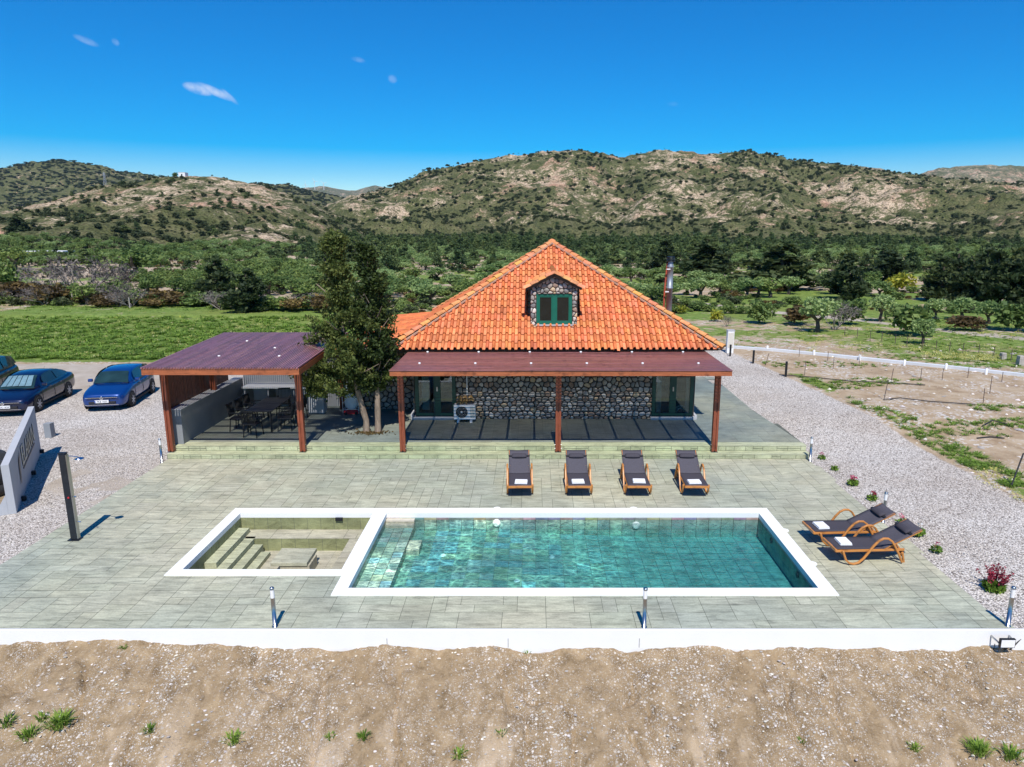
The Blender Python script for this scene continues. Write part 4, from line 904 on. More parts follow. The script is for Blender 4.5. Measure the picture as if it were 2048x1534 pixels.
# roof tiles: barrel and pan profile, course by course
EX0,EX1,EY,EZ=-4.86,6.40,23.5,3.02; HW=(EX1-EX0)/2; AX=(EX0+EX1)/2; SLOPE=3.42/HW; BK=EY+2*HW
PR=[(0,-.01),(.05,.035),(.14,.068),(.28,.082),(.42,.068),(.51,.035),(.56,-.01),(.60,-.014),(.98,-.014)]
def tile_face(width,run,place,planes,courses,cols,seed,colname='clay_tile'):
    """width along the eave, run = horizontal distance eave to ridge"""
    rnd=random.Random(seed); mb=MB(); cw=width/cols; L=run/courses
    for j in range(courses):
        d0=j*L-.0; d1=(j+1)*L+.02
        for i in range(cols):
            xa=i*cw
            if (xa+cw<d0-.3) or (xa>width-d0+.3): continue
            jit=rnd.uniform(-.014,.014)-(.05 if rnd.random()<.02 else 0); k=rnd.uniform(.88,1.1)*(.78 if rnd.random()<.03 else 1); c=(k*rnd.uniform(.98,1.03),k*rnd.uniform(.92,1.14),k*rnd.uniform(.9,1.15))
            pc=(c[0]*1.12,c[1]*1.5,c[2]*1.9)  # pans coloured paler, as the channels look in the sun
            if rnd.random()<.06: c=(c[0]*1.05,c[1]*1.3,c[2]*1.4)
            vs=[];n=len(PR)
            for (s,h) in PR: vs.append(place(xa+s*cw,d0+jit,h+.034))
            for (s,h) in PR: vs.append(place(xa+s*cw,d1,h*.93-.004))
            for (s,h) in PR: vs.append(place(xa+s*cw,d0+jit,h+.004))
            fs=[(q,q+1,n+q+1,n+q) for q in range(n-1)]+[(2*n+q,2*n+q+1,q+1,q) for q in range(n-1)]
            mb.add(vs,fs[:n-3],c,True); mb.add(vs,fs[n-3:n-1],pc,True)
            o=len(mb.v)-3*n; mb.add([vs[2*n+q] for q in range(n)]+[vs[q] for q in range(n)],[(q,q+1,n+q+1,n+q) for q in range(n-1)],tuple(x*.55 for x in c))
            pv=vs[n-1]; pb=vs[2*n-1]; nx_=place(xa+cw,d0,.02); nb=place(xa+cw,d1,-.02); mb.quad(vs[n-1],nx_,nb,vs[2*n-1],pc)
    o=mb.build('tmp','clay_tile',link=False); bm=bmesh.new(); bm.from_mesh(o.data)
    for (co,no) in planes: bmesh.ops.bisect_plane(bm,geom=bm.verts[:]+bm.edges[:]+bm.faces[:],plane_co=co,plane_no=no,clear_outer=True)
    bm.to_mesh(o.data); bm.free(); return o
hyp=Vector((0,-SLOPE,1)).normalized()
def pl_front(x,d,h): return (EX0+x,EY+d+hyp.y*h,EZ+d*SLOPE+hyp.z*h)
def pl_left(x,d,h): return (EX0+d+hyp.y*h,BK-x,EZ+d*SLOPE+hyp.z*h)
def pl_right(x,d,h): return (EX1-d-hyp.y*h,EY+x,EZ+d*SLOPE+hyp.z*h)
def pl_back(x,d,h): return (EX1-x,BK-d-hyp.y*h,EZ+d*SLOPE+hyp.z*h)
W=2*HW; hl=((EX0,EY,0),Vector((-1,1,0))); hr=((EX1,EY,0),Vector((1,1,0))); bl_=((EX0,BK,0),Vector((-1,-1,0))); br_=((EX1,BK,0),Vector((1,-1,0)))
neg=lambda p:(p[0],-p[1])
parts_=[]
for (plc,planes,sd_) in ((pl_front,[hl,hr],1),(pl_left,[neg(hl),neg(bl_)],2),(pl_right,[neg(hr),neg(br_)],3),(pl_back,[bl_,br_],4)):
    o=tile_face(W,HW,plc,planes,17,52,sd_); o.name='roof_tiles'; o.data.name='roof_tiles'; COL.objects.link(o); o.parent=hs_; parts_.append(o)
# shallow lean-to roof over the left wing
WX=-7.55
def pl_wing(x,d,h): return (WX+d-.15*h,36.2-x,2.50+d*.19+h)
o=tile_face(10.9,EX0-WX+1.0,pl_wing,[((EX0+1.0,0,0),Vector((1,0,0)))],11,50,7); 
bm=bmesh.new(); bm.from_mesh(o.data); bmesh.ops.bisect_plane(bm,geom=bm.verts[:]+bm.edges[:]+bm.faces[:],plane_co=(EX0-.02,0,EZ+.12),plane_no=Vector((SLOPE*-1.0,0,1)).normalized()*-1,clear_outer=False); bm.to_mesh(o.data); bm.free()
o.name='wing_roof_tiles'; COL.objects.link(o); o.parent=hs_
mb=MB()
mb.add([(EX0+.05,EY+.05,EZ-.02),(EX1-.05,EY+.05,EZ-.02),(EX1-.05,BK-.05,EZ-.02),(EX0+.05,BK-.05,EZ-.02),(AX,(EY+BK)/2,EZ+HW*SLOPE-.06)],[(0,1,4),(1,2,4),(2,3,4),(3,0,4),(3,2,1,0)])
mb.box(EX0+.1,EX1-.1,EY+.1,24.58,EZ-.05,EZ-.021); mb.add([(WX+.05,25.4,2.46),(EX0+.3,25.4,2.98),(EX0+.3,36.1,2.98),(WX+.05,36.1,2.46),(WX+.05,25.4,2.36),(EX0+.3,25.4,2.6),(EX0+.3,36.1,2.6),(WX+.05,36.1,2.36)],[(0,1,2,3),(7,6,5,4),(0,4,5,1),(1,5,6,2),(2,6,7,3),(3,7,4,0)])
mb.build('roof_deck','dark_bark',hs_)
apex=Vector((AX,(EY+BK)/2,EZ+HW*SLOPE+.06))
def caps(p,q,n,name,r=.105,par=hs_):
    mb=MB(); p=Vector(p);q=Vector(q);d=(q-p)/n; dn=d.normalized(); a=dn.cross(Vector((0,0,1))).normalized(); b=a.cross(dn).normalized()
    for i in range(n):
        s=p+d*i-dn*.02; e=p+d*(i+1)+dn*.03; vs=[]; k=random.uniform(.85,1.15); c=(k,k*random.uniform(.85,1.35),k*random.uniform(.8,1.3))
        for (o_,rr,lift) in ((s,r*1.12,.018),(e,r*.9,-.012)):
            for t_ in range(9): th=math.pi*(t_/8); vs.append(o_+a*math.cos(th)*rr+b*(math.sin(th)*rr*.8+lift))
        mb.add(vs,[(t_,t_+1,t_+10,t_+9) for t_ in range(8)],c,True); mb.add(vs[:9]+[s],[(t_,t_+1,9) for t_ in range(8)],tuple(x*.5 for x in c))
    return mb.build(name,'clay_ridge',par)
for c in ((EX0-.02,EY-.03,EZ+.09),(EX1+.02,EY-.03,EZ+.09),(EX0,BK,EZ+.08),(EX1,BK,EZ+.08)): caps(c,apex,23,'hip_tiles')
mb=MB(); mb.lathe([(.17,-.05),(.14,.06),(.05,.11),(0,.115)],tuple(apex),12); mb.build('apex_tile','clay_ridge',hs_)
mb=MB(); p=Vector((EX0+.12,EY+.0,EZ+.06)); 
for (c,s) in ((EX0,1),(EX1,-1)):
    q=apex-Vector((0,0,.02)); p=Vector((c,EY,EZ+.06)); mb.beam(p+Vector((s*.14,-.0,.0)),q+Vector((s*.05,-.08,0)),.10,.05)
mb.build('mortar_bed','mortar_pink',hs_)
# dormer
DX0,DX1,DY,DZ0,DE,DP=-.08,1.54,24.55,3.60,5.06,5.46; DM=(DX0+DX1)/2; WX0,WX1,WZ0,WZ1=.12,1.36,3.74,4.80
dm=MB()
dm.add([(DX0,DY,DZ0-.1),(WX0,DY,DZ0-.1),(WX0,DY,DE-.02),(DX0,DY,DE-.02)],[(0,1,2,3)]); dm.add([(WX1,DY,DZ0-.1),(DX1,DY,DZ0-.1),(DX1,DY,DE-.02),(WX1,DY,DE-.02)],[(0,1,2,3)])
dm.add([(WX0,DY,WZ1),(WX1,DY,WZ1),(WX1,DY,DE-.02),(WX0,DY,DE-.02)],[(0,1,2,3)]); dm.add([(DX0,DY,DE-.02),(DX1,DY,DE-.02),(DM,DY,DP-.04)],[(0,1,2)])
for x in (DX0,DX1): dm.add([(x,DY,DZ0-.2),(x,DY,DE-.02),(x,28.5,DE-.02),(x,28.5,DZ0)],[(0,1,2,3)])
for x in (WX0,WX1): dm.add([(x,DY,WZ0-.1),(x,DY,WZ1),(x,DY+.2,WZ1),(x,DY+.2,WZ0-.1)],[(0,1,2,3)])
dm.add([(WX0,DY,WZ1),(WX1,DY,WZ1),(WX1,DY+.2,WZ1),(WX0,DY+.2,WZ1)],[(0,1,2,3)])
dmo=dm.build('dormer','mortar',hs_)
mb=MB(); ax_=lambda x,z,d:(DX0+x,DY-.003-d,DZ0+z)
stones(mb,DX1-DX0,2,.17,ax_,region=[(0,-.0),(WX0-DX0-.01,0),(WX0-DX0-.01,DE-DZ0),(0,DE-DZ0)],seed=21,relief=.03,gap=.009)
stones(mb,DX1-DX0,2,.17,ax_,region=[(WX1-DX0+.01,0),(DX1-DX0,0),(DX1-DX0,DE-DZ0),(WX1-DX0+.01,DE-DZ0)],seed=22,relief=.03,gap=.009)
stones(mb,DX1-DX0,2,.165,ax_,region=[(WX0-DX0,WZ1-DZ0+.01),(WX1-DX0,WZ1-DZ0+.01),(WX1-DX0,DE-DZ0+.1),(DM-DX0,DP-DZ0-.05),(WX0-DX0,DE-DZ0+.1)],seed=23,relief=.03,gap=.009)
mb.build('stone_face','stone',dmo)
mb=MB(); y0,y1=DY+.01,DY+.07; fw=.075; wm=(WX0+WX1)/2
for (a,b) in ((WX0,WX0+fw),(WX1-fw,WX1),(wm-.06,wm+.06)): mb.box(a,b,y0,y1,WZ0,WZ1)
for (a,b) in ((WX0+fw,wm-.06),(wm+.06,WX1-fw)):
    mb.box(a,b,y0+.002,y1,WZ0,WZ0+fw); mb.box(a,b,y0+.002,y1,WZ1-fw,WZ1)
    for (c_,d_) in ((a,a+.045),(b-.045,b)): mb.box(c_,d_,y0+.012,y1+.01,WZ0+fw,WZ1-fw)
    mb.box(a+.045,b-.045,y0+.014,y1+.01,WZ0+fw,WZ0+fw+.045); mb.box(a+.045,b-.045,y0+.014,y1+.01,WZ1-fw-.045,WZ1-fw)
mb.build('window_frame','green_frame',dmo,bevel=.004)
mb=MB(); mb.box(WX0+.05,WX1-.05,DY+.055,DY+.06,WZ0+.05,WZ1-.05); mb.build('window_pane','window_glass',dmo)
mb=MB(); mb.box(WX0-.02,WX1+.02,DY-.06,DY+.2,WZ0-.05,WZ0-.002); mb.box(DX0-.02,DX1+.02,DY-.05,DY+.02,DZ0-.1,DZ0+.02); mb.build('window_sill','pale_grey_render',dmo)
mb=MB(); sl_=(DP-DE)/(DM-DX0)
for s,(xe) in ((-1,DX0-.17),(1,DX1+.17)):
    n=4; L=abs(DM-xe)
    for i in range(n):
        k=random.uniform(.9,1.12); c=(k,k*random.uniform(.85,1.2),k*random.uniform(.85,1.2))
        x0=DM+s*L*i/n; x1=DM+s*L*(i+1)/n+s*.02; z0=DP+.06-abs(x0-DM)*sl_; z1=DP+.06-abs(x1-DM)*sl_-.0; lf=.018*(i)*0
        for jj in range(8):
            ya=DY-.20+jj*.38; yb=ya+.40; yb=min(yb,29.0)
            vs=[]
            for y in (ya,yb):
                for q in range(6):
                    f=q/5; h=.035*math.sin(math.pi*f); vs.append((x0+(x1-x0)*f,y,z0+(z1-z0)*f+h+.02*(y==ya)))
            vs+= [(p_[0],p_[1],p_[2]-.035) for p_ in vs[:6]]
            mb.add(vs,[(q,q+1,q+7,q+6) for q in range(5)]+[(q+12,q+13,q+1,q) for q in range(5)],c,True)
mb.build('dormer_roof_tiles','clay_ridge',dmo)
mb=MB()
for s,(xe) in ((-1,DX0-.15),(1,DX1+.15)): mb.beam((DM,DY-.12,DP+.005),(xe,DY-.12,DP+.005-abs(xe-DM)*sl_),.12,.05,up=(0,1,0)); mb.quad((DM,DY-.1,DP+.0),(xe,DY-.1,DP-abs(xe-DM)*sl_),(xe,28.4,DP-abs(xe-DM)*sl_),(DM,28.4,DP))
mb.build('barge_board','dark_bark',dmo)
caps((DM,DY+.15,DP+.075),(DM,28.0,DP+.09),8,'dormer_ridge_tiles',.08,dmo)
for xe in (DX0-.2,DX1+.2): caps((xe,DY-.13,DP+.03-abs(xe-DM)*sl_),(DM,DY-.13,DP+.07),4,'verge_tiles',.12,dmo)
# flue
simple('red_oxide',(.42,.09,.05),.6)
simple('flue_metal',(.26,.29,.32),.5,metal=.55,var=.15,scale=3)
ch=empty('chimney_flue',(5.28,27.4,4.0),0,'tall metal chimney flue with ribbed cowl and red pipe rising behind the roof','chimney')
mb=MB(); mb.lathe([(.115,-.6),(.115,.75),(.13,.752),(.13,.80),(.115,.802),(.115,1.55),(.135,1.56),(.135,1.60),(.10,1.66),(.09,1.78)],n=20); mb.build('pipe','flue_metal',ch)
mb=MB()
for k in range(4): mb.lathe([(.12,1.78+k*.052),(.16,1.79+k*.052),(.16,1.80+k*.052),(.12,1.812+k*.052)],n=20)
mb.build('cowl','shower_metal',ch)
mb=MB(); mb.tube([(-.19,.06,-.5),(-.18,.06,.6),(-.15,.06,1.2),(-.11,.05,1.72)],.036,8); mb.build('red_pipe','red_oxide',ch)
mb=MB(); mb.box(-.19,-.05,-.14,-.11,.62,.66); mb.box(-.17,-.03,-.16,-.12,1.48,1.52); mb.build('clamp','white_paint',ch)
# cabinet behind the right roof corner
mb=MB(); mb.box(6.75,7.05,24.9,25.15,.28,3.0); 
wc=empty('white_meter_post',(10.9,38.6,.28),0,'white meter cabinet post by the drive behind the right roof corner','post')
mb=MB(); mb.box(-.18,.18,-.15,.15,0,1.25); mb.build('cabinet','white_paint',wc,bevel=.01); mb=MB(); mb.box(-.2,.2,-.17,.17,1.251,1.29); mb.build('lid','pale_grey_render',wc); mb=MB(); mb.box(-.15,.15,-.158,-.152,.3,1.15); mb.build('door','cream',wc)
# air conditioner
ac=empty('air_conditioner',(-2.42,24.25,.40),0,'white outdoor air conditioner unit standing on the veranda against the stone wall','air conditioner')
mb=MB(); mb.box(-.38,.38,-.14,.14,0,.54); mb.build('casing','white_paint',ac,bevel=.012)
mb=MB(); mb.lathe([(.215,-.005),(.215,.0)],(-.1,-.142,.28),28,axis='y')
mb.build('fan_opening','black_metal',ac)
mb=MB()
for rr in (.06,.11,.16,.21): mb.tube([(-.1+rr*math.cos(R(a)),-.155,.28+rr*math.sin(R(a))) for a in range(0,361,15)],.003,4)
mb.lathe([(.035,-.012),(.035,-.0)],(-.1,-.15,.28),12,axis='y'); mb.build('grille','white_paint',ac)
mb=MB(); mb.box(.2,.36,-.142,-.1405,.06,.48); mb.build('louvre_panel','cream',ac)
mb=MB(); mb.box(-.27,-.19,-.2,.16,-.09,-.005); mb.box(.19,.27,-.2,.16,-.09,-.005); mb.build('foot','white_paint',ac)
dp=MB(); dp.tube([(-2.35,24.5,2.9),(-2.35,24.5,1.3),(-2.36,24.48,.98)],.022,8); o=dp.build('drain_pipe','white_paint'); tag(o,'thin white pipe running down the stone wall above the air conditioner','pipe')
tp=MB()
for k in range(3):
    for j in range(3-0): 
        x=-2.62+k*.2+(j%2)*.03; 
        if k==2 and j==0: continue
        vs=[]
        for y in (24.12,24.42):
            for q in range(7): th=math.pi*q/6; vs.append((x+.085*math.cos(th),y,.96+j*.09+.085*math.sin(th)))
        vs+=[(a,b,c-.018) for a,b,c in vs]
        tp.add(vs,[(q,q+1,q+8,q+7) for q in range(6)]+[(q+14,q+15,q+1,q) for q in range(6)],(.75,1.2,1.2),True)
o=tp.build('stacked_roof_tiles','clay_ridge'); tag(o,'small stack of spare curved roof tiles on the air conditioner','tiles')

# ------------------------------------------------------------ entrance sign wall, lettering, spotlights
P1=Vector((-13.09,16.76,0)); P2=Vector((-16.03,21.98,0)); dv=(P2-P1).normalized(); rz=math.atan2(dv.y,dv.x); SL=(P2-P1).length
sw=empty('sign_wall',(P1.x,P1.y,-.08),rz,'pale grey freestanding entrance wall with lettering on its right face','wall')
mb=MB(); mb.add([(0,0,0),(SL,0,0),(SL,0,1.52),(0,0,1.34),(0,.17,0),(SL,.17,0),(SL,.17,1.52),(0,.17,1.34)],[(0,1,2,3),(7,6,5,4),(0,3,7,4),(1,5,6,2),(3,2,6,7)]); mb.build('panel','pale_grey_render',sw,bevel=.006)
mb=MB(); mb.add([(.0,.171,0),(.2,.171,0),(.2,.5,0),(0,.5,0),(0,.171,.55),(.2,.171,.55)],[(0,4,5,1),(3,2,5,4),(0,3,4),(1,5,2)]); mb.build('buttress','pale_grey_render',sw)
mtx=Matrix.Translation((3.4,-.012,.93))@Matrix.Rotation(math.pi/2,4,'X'); text_mesh('lettering','ELAIWN',.78,.008,'letter_dark',sw,mtx)
mtx=Matrix.Translation((3.38,-.022,.945))@Matrix.Rotation(math.pi/2,4,'X'); text_mesh('lettering','ELAIWN',.78,.004,'letter_cream',sw,mtx)
mb=MB(); mb.box(2.05,4.7,-.02,-.001,.60,.645); mb.build('underline','letter_dark',sw)
mb=MB(); mb.add([(1.28,-.02,.42),(1.38,-.02,.42),(1.48,-.02,.8),(1.66,-.02,1.18),(1.40,-.02,1.05),(1.30,-.02,.8)],[(0,1,2,3,4,5)]); mb.add([(1.72,-.015,1.2),(1.76,-.015,1.18),(1.5,-.015,.5),(1.47,-.015,.5)],[(0,1,2,3)]); mb.build('leaf_emblem','letter_dark',sw)
mb=MB()
for x in (1.0,3.3,5.65): mb.box(x-.06,x+.06,-.11,-.002,.03,.15)
mb.build('spotlight','black_metal',sw,bevel=.01)
# black water tanks behind it
def tank(loc,s,label):
    r=empty('water_tank',loc,0,label,'tank','black plastic tanks behind the sign wall'); mb=MB()
    mb.lathe([(.50*s,.0),(.56*s,.06),(.58*s,.3),(.56*s,.31),(.56*s,.34),(.58*s,.35),(.58*s,.62),(.55*s,.66),(.46*s,.80),(.33*s,.88),(.30*s,.90)],n=28); mb.build('body','tank_plastic',r)
    mb=MB(); mb.lathe([(.30*s,.90),(.31*s,.97),(.25*s,.975),(.24*s,.93),(.0,.93)],n=24); mb.build('lid','black_plastic',r)
tank((-14.55,17.75,.10),1.0,'black round tank on the pallet nearest the end of the sign wall'); tank((-15.35,18.9,.02),.95,'black round tank behind the sign wall, farther from the camera')
pa=empty('pallet',(-14.4,17.5,-.04),.3,'weathered wooden pallet under the black tank','pallet')
mb=MB()
for k in range(6): mb.box(-.6,.6,-.5+k*.19,-.36+k*.19,.10,.125)
mb.build('top_boards','pallet_wood',pa); mb=MB()
for k in range(3): mb.box(-.58+k*.52,-.48+k*.52,-.5,.6,.0,.099)
mb.build('bearer','pallet_wood',pa)
mb=MB(); mb.box(-.12,.12,-.12,.12,-.3,.42); o=mb.build('stone_post','grey_render',bevel=.01); o.location=(-17.35,24.35,-.2); tag(o,'short grey post beyond the far end of the sign wall','post')

# ------------------------------------------------------------ cars (local y runs front to rear, x across)
def car(label,loc,rz,paint,body,roof,belt,W_,trim,plate,emblem,wheelx,r=.31,hl='clear'):
    root=empty('parked_car',loc,rz,label,'car','cars parked on the gravel')
    # body: stations (y, half width, bottom z, top z)
    mb=MB(); vs=[];fs=[]; sec=[(0,0),(.80,0),(.97,.12),(1.0,.42),(.985,.68),(.93,.90),(.80,.985),(0,1.0)]
    full=[(-a,b) for a,b in reversed(sec[1:-1])]
    prof=[(0,0)]+sec[1:-1]+[(0,1.0)]+[(-a,b) for a,b in reversed(sec[1:-1])]; n=len(prof)
    for (y,hw,z0,z1) in body:
        for (a,b) in prof: vs.append((a*hw,y,z0+(z1-z0)*b))
    for i in range(len(body)-1):
        for k in range(n): fs.append((i*n+k,i*n+(k+1)%n,(i+1)*n+(k+1)%n,(i+1)*n+k))
    fs+=[tuple(range(n)),tuple(len(vs)-1-k for k in range(n))]; mb.add(vs,fs,None,True); bo=mb.build('body',paint,root,subsurf=2,recalc=True)
    def beltz(y): return float(np.interp(y,[b[0] for b in body],[b[3] for b in body]))
    # cabin: stations (y, half width at belt, half width at roof, roof z)
    mb=MB(); vs=[];fs=[]
    for (y,hb,hr_,z) in roof:
        zb_=beltz(y)-.06
        for (a,zz) in ((hb,zb_),(hb*.6+hr_*.4,zb_+(z-zb_)*.45),(hr_*1.03,zb_+(z-zb_)*.86),(hr_*.86,zb_+(z-zb_)*.97),(hr_*.45,z),(0,z+.01)): vs.append((a,y,zz))
        for (a,zz) in ((hr_*.45,z),(hr_*.86,zb_+(z-zb_)*.97),(hr_*1.03,zb_+(z-zb_)*.86),(hb*.6+hr_*.4,zb_+(z-zb_)*.45),(hb,zb_)): vs.append((-a,y,zz))
    m_=11
    for i in range(len(roof)-1):
        for k in range(m_-1): fs.append((i*m_+k,i*m_+k+1,(i+1)*m_+k+1,(i+1)*m_+k))
    fs+=[tuple(range(m_)),tuple(len(vs)-1-k for k in range(m_))]
    mb.add(vs,fs,None,True); mb.build('roof',paint,root,subsurf=2,recalc=True)
    # glass: windscreen, rear screen, side windows, slightly proud of the cabin
    def P(i,f,t_):   # point on the cabin side, i float station, f 0 belt..1 roof edge
        a=int(min(i,len(roof)-2)); q=i-a; y=roof[a][0]*(1-q)+roof[a+1][0]*q; hb=roof[a][1]*(1-q)+roof[a+1][1]*q; hr_=roof[a][2]*(1-q)+roof[a+1][2]*q; z=roof[a][3]*(1-q)+roof[a+1][3]*q
        zb_=beltz(y); zt=zb_+(z-zb_)*.84; x=hb*(1-f*.92)+hr_*1.02*f*.92; return (t_*(x+.0),y,zb_+.03+(zt-zb_)*f)
    iw0,iw1,is0,is1,isr,ir0=trim
    w0=roof[iw0];w1=roof[iw1]
    mb=MB(); vs=[];N=8; sy=[q[0] for q in roof[:3]]; sz=[beltz(roof[0][0])-.0,roof[1][3],roof[2][3]]; sh_=[roof[0][1]*.97,roof[1][1]*.12+roof[1][2]*.88,roof[2][2]*.95]
    def scr(f):
        y=sy[0]+(sy[1]+.12-sy[0])*f; z=float(np.interp(y,sy,sz)); hw=float(np.interp(y,sy,sh_)); return y,z,hw
    for f in (.04,.35,.65,.98):
        y,z,hw=scr(f)
        for k in range(N+1): a_=k/N*2-1; vs.append((a_*hw*.88,y-.06+.07*a_*a_,z+.045-.03*a_*a_))
    mb.add(vs,[(j*(N+1)+k,j*(N+1)+k+1,(j+1)*(N+1)+k+1,(j+1)*(N+1)+k) for j in range(3) for k in range(N)],None,True); ws=mb.build('windscreen','car_glass',root)
    if hl=='shade':
        mb=MB()
        for k in range(5):
            x0=-.56+k*.225; q=[]
            for (dx,f) in ((0,.16),(.21,.16),(.2,.86),(.0,.86)):
                y,z,hw=scr(f); a_=(x0+dx)/.60; q.append((a_*hw*.82,y-.075+.07*a_*a_,z+.062-.03*a_*a_+.012*(dx>0)))
            mb.quad(*q)
        mb.build('sun_shade','foil',ws)
    r0=roof[ir0];r1=roof[-1]
    mb=MB(); mb.quad((-r0[2]*.82,r0[0]+.04,r0[3]-.03),(r0[2]*.82,r0[0]+.04,r0[3]-.03),(r1[1]*.8,r1[0]+.03,beltz(r1[0])+.06),(-r1[1]*.8,r1[0]+.03,beltz(r1[0])+.06)); mb.build('rear_window','car_glass',root)
    for t_ in (-1,1):
        for (a,b) in ((is0,isr-.06),(isr+.06,is1)):
            mb=MB(); vs=[]; K=5
            for j in (0,1):
                for k in range(K+1):
                    i=a+(b-a)*k/K; f=(.0,1.0)[j]
                    if j and k==0 and a==is0: f=.55
                    if j and k==K and b==is1: f=.72
                    p=P(i,f,t_); vs.append((p[0]+t_*.016,p[1],p[2]))
            mb.add(vs,[(k,k+1,K+2+k,K+1+k) for k in range(K)],None,True); mb.build('side_window','car_glass',root)
        y=roof[iw0][0]+.35
        mb=MB()
        for yy in (wheelx[0]+.42,(wheelx[0]+wheelx[1])/2+.12,wheelx[1]-.30): mb.box(t_*(W_/2-.005) if t_>0 else -(W_/2+.004),(W_/2+.004) if t_>0 else -(W_/2-.005),yy,yy+.012,.34,beltz(yy)-.10)
        mb.box(t_*(W_/2-.03) if t_>0 else -(W_/2+.006),(W_/2+.006) if t_>0 else -(W_/2-.03),wheelx[0]+.36,wheelx[1]-.36,.19,.27); mb.build('door_seams','rubber',root)
        mb=MB(); hw=roof[1][1]; mb.box(t_*(hw+.02) if t_>0 else -(hw+.2),(hw+.2) if t_>0 else -(hw+.02),y,y+.12,beltz(y)+.01,beltz(y)+.14); mb.build('wing_mirror',paint,root,bevel=.03)
        for yy in wheelx:
            mb=MB(); mb.lathe([(r+.055,0),(r+.055,.012*t_)],(t_*(W_/2-.012),yy,r+.0),28,axis='x'); mb.build('wheel_arch','rubber',root)
            wh=empty('wheel',(t_*(W_/2-.09),yy,r)); wh.parent=root
            mb=MB(); mb.lathe([(r*.62,-.09*t_),(r*.97,-.10*t_),(r,-.07*t_),(r,.085*t_),(r*.97,.11*t_),(r*.66,.115*t_)],n=28,axis='x'); mb.build('tyre','rubber',wh)
            mb=MB(); mb.lathe([(r*.67,.09*t_),(r*.64,.112*t_),(r*.58,.10*t_)],n=24,axis='x'); mb.lathe([(.05,.06*t_),(.05,.118*t_)],n=12,axis='x')
            for k in range(7): a=2*math.pi*k/7; mb.beam((.108*t_,.03*math.cos(a),.03*math.sin(a)),(.108*t_,r*.62*math.cos(a),r*.62*math.sin(a)),.045,.02,up=(1,0,0))
            mb.build('rim','hub_grey',wh)
        mb=MB(); y,hw,z0,z1=body[2]
        A=body[1];C=body[3]
        zz=A[2]+(A[3]-A[2])*.80
        mb.add([(t_*A[1]*.52,A[0]+.015,zz-.055),(t_*A[1]*.99,A[0]+.17,zz-.03),(t_*(A[1]+.035),A[0]+.40,zz+.08),(t_*A[1]*.86,A[0]+.20,zz+.10),(t_*A[1]*.56,A[0]+.065,zz+.055)],[(0,1,2,3,4) if t_<0 else (4,3,2,1,0)]); mb.build('headlight','lens_glass',root)
        mb=MB(); zz=A[2]+.14; mb.add([(t_*A[1]*.62,A[0]-.045,zz),(t_*A[1]*.86,A[0]+.03,zz),(t_*A[1]*.86,A[0]+.04,zz+.07),(t_*A[1]*.66,A[0]-.03,zz+.07)],[(0,1,2,3)]); mb.build('fog_lamp','lens_glass',root)
        mb=MB(); L_=body[-1]; zz=L_[2]+(L_[3]-L_[2])*.72; mb.add([(t_*L_[1]*.6,L_[0]+.02,zz-.08),(t_*L_[1]*1.04,L_[0]-.06,zz-.08),(t_*L_[1]*1.06,L_[0]-.1,zz+.1),(t_*L_[1]*.6,L_[0]+.01,zz+.1)],[(0,1,2,3)]); mb.build('tail_light','red_plastic',root)
        mb=MB(); yy=(wheelx[0]+wheelx[1])/2
        for q in (-.3,.65): mb.box(t_*(W_/2-.01) if t_>0 else -(W_/2+.012),(W_/2+.012) if t_>0 else -(W_/2-.01),yy+q,yy+q+.16,beltz(yy)-.15,beltz(yy)-.12)
        mb.build('door_handle',paint,root)
    A=body[0]; zz=A[2]+(A[3]-A[2])*.62
    mb=MB(); mb.box(-.52,.52,A[0]-.035,A[0]+.05,zz+.05,zz+.10); mb.box(-.5,.5,A[0]-.03,A[0]+.05,A[2]+.07,A[2]+.17); mb.build('grille','black_plastic',root,bevel=.01)
    mb=MB(); mb.box(-.6,.6,A[0]-.055,A[0]-.02,zz+.082,zz+.10); mb.box(-.62,.62,A[0]-.055,A[0]+.0,A[2]+.035,A[2]+.055); mb.build('chrome_strip','chrome',root)
    mb=MB(); mb.box(-.26,.26,A[0]-.075,A[0]-.03,zz-.12,zz-.01); pl=mb.build('number_plate','white_paint',root,bevel=.004)
    mb=MB(); mb.box(-.255,-.22,A[0]-.0775,A[0]-.0755,zz-.115,zz-.015); mb.build('plate_band','blue_mark',pl)
    mtx=Matrix.Translation((.02,A[0]-.078,zz-.066))@Matrix.Rotation(math.pi/2,4,'X'); text_mesh('plate_text',plate,.098,.001,'letter_dark',pl,mtx)
    mb=MB(); mb.lathe([(.068,0),(.068,-.012),(.055,-.014)],(0,A[0]-.05,zz+.075),20,axis='y'); em=mb.build('emblem','chrome',root)
    mtx=Matrix.Translation((0,A[0]-.068,zz+.076))@Matrix.Rotation(math.pi/2,4,'X'); text_mesh('emblem_mark',emblem,.10,.001,'letter_dark',em,mtx)
    mb=MB(); k=roof[-2]; mb.tube([(0,k[0]-.35,k[3]+.0),(0,k[0]-.12,k[3]+.2)],.006,5); mb.build('aerial','black_plastic',root)
    return root
hatch_b=[(0,.60,.26,.66),(.06,.74,.20,.72),(.28,.84,.18,.80),(.7,.875,.18,.89),(1.15,.875,.18,.97),(2.0,.875,.18,.97),(3.0,.875,.18,.99),(3.6,.87,.2,1.0),(3.92,.83,.24,.98),(4.05,.72,.30,.86)]
hatch_r=[(1.05,.80,.70,1.0),(1.55,.80,.62,1.32),(1.95,.80,.60,1.43),(2.6,.80,.60,1.455),(3.2,.79,.60,1.43),(3.65,.77,.58,1.34),(3.98,.72,.66,1.02)]
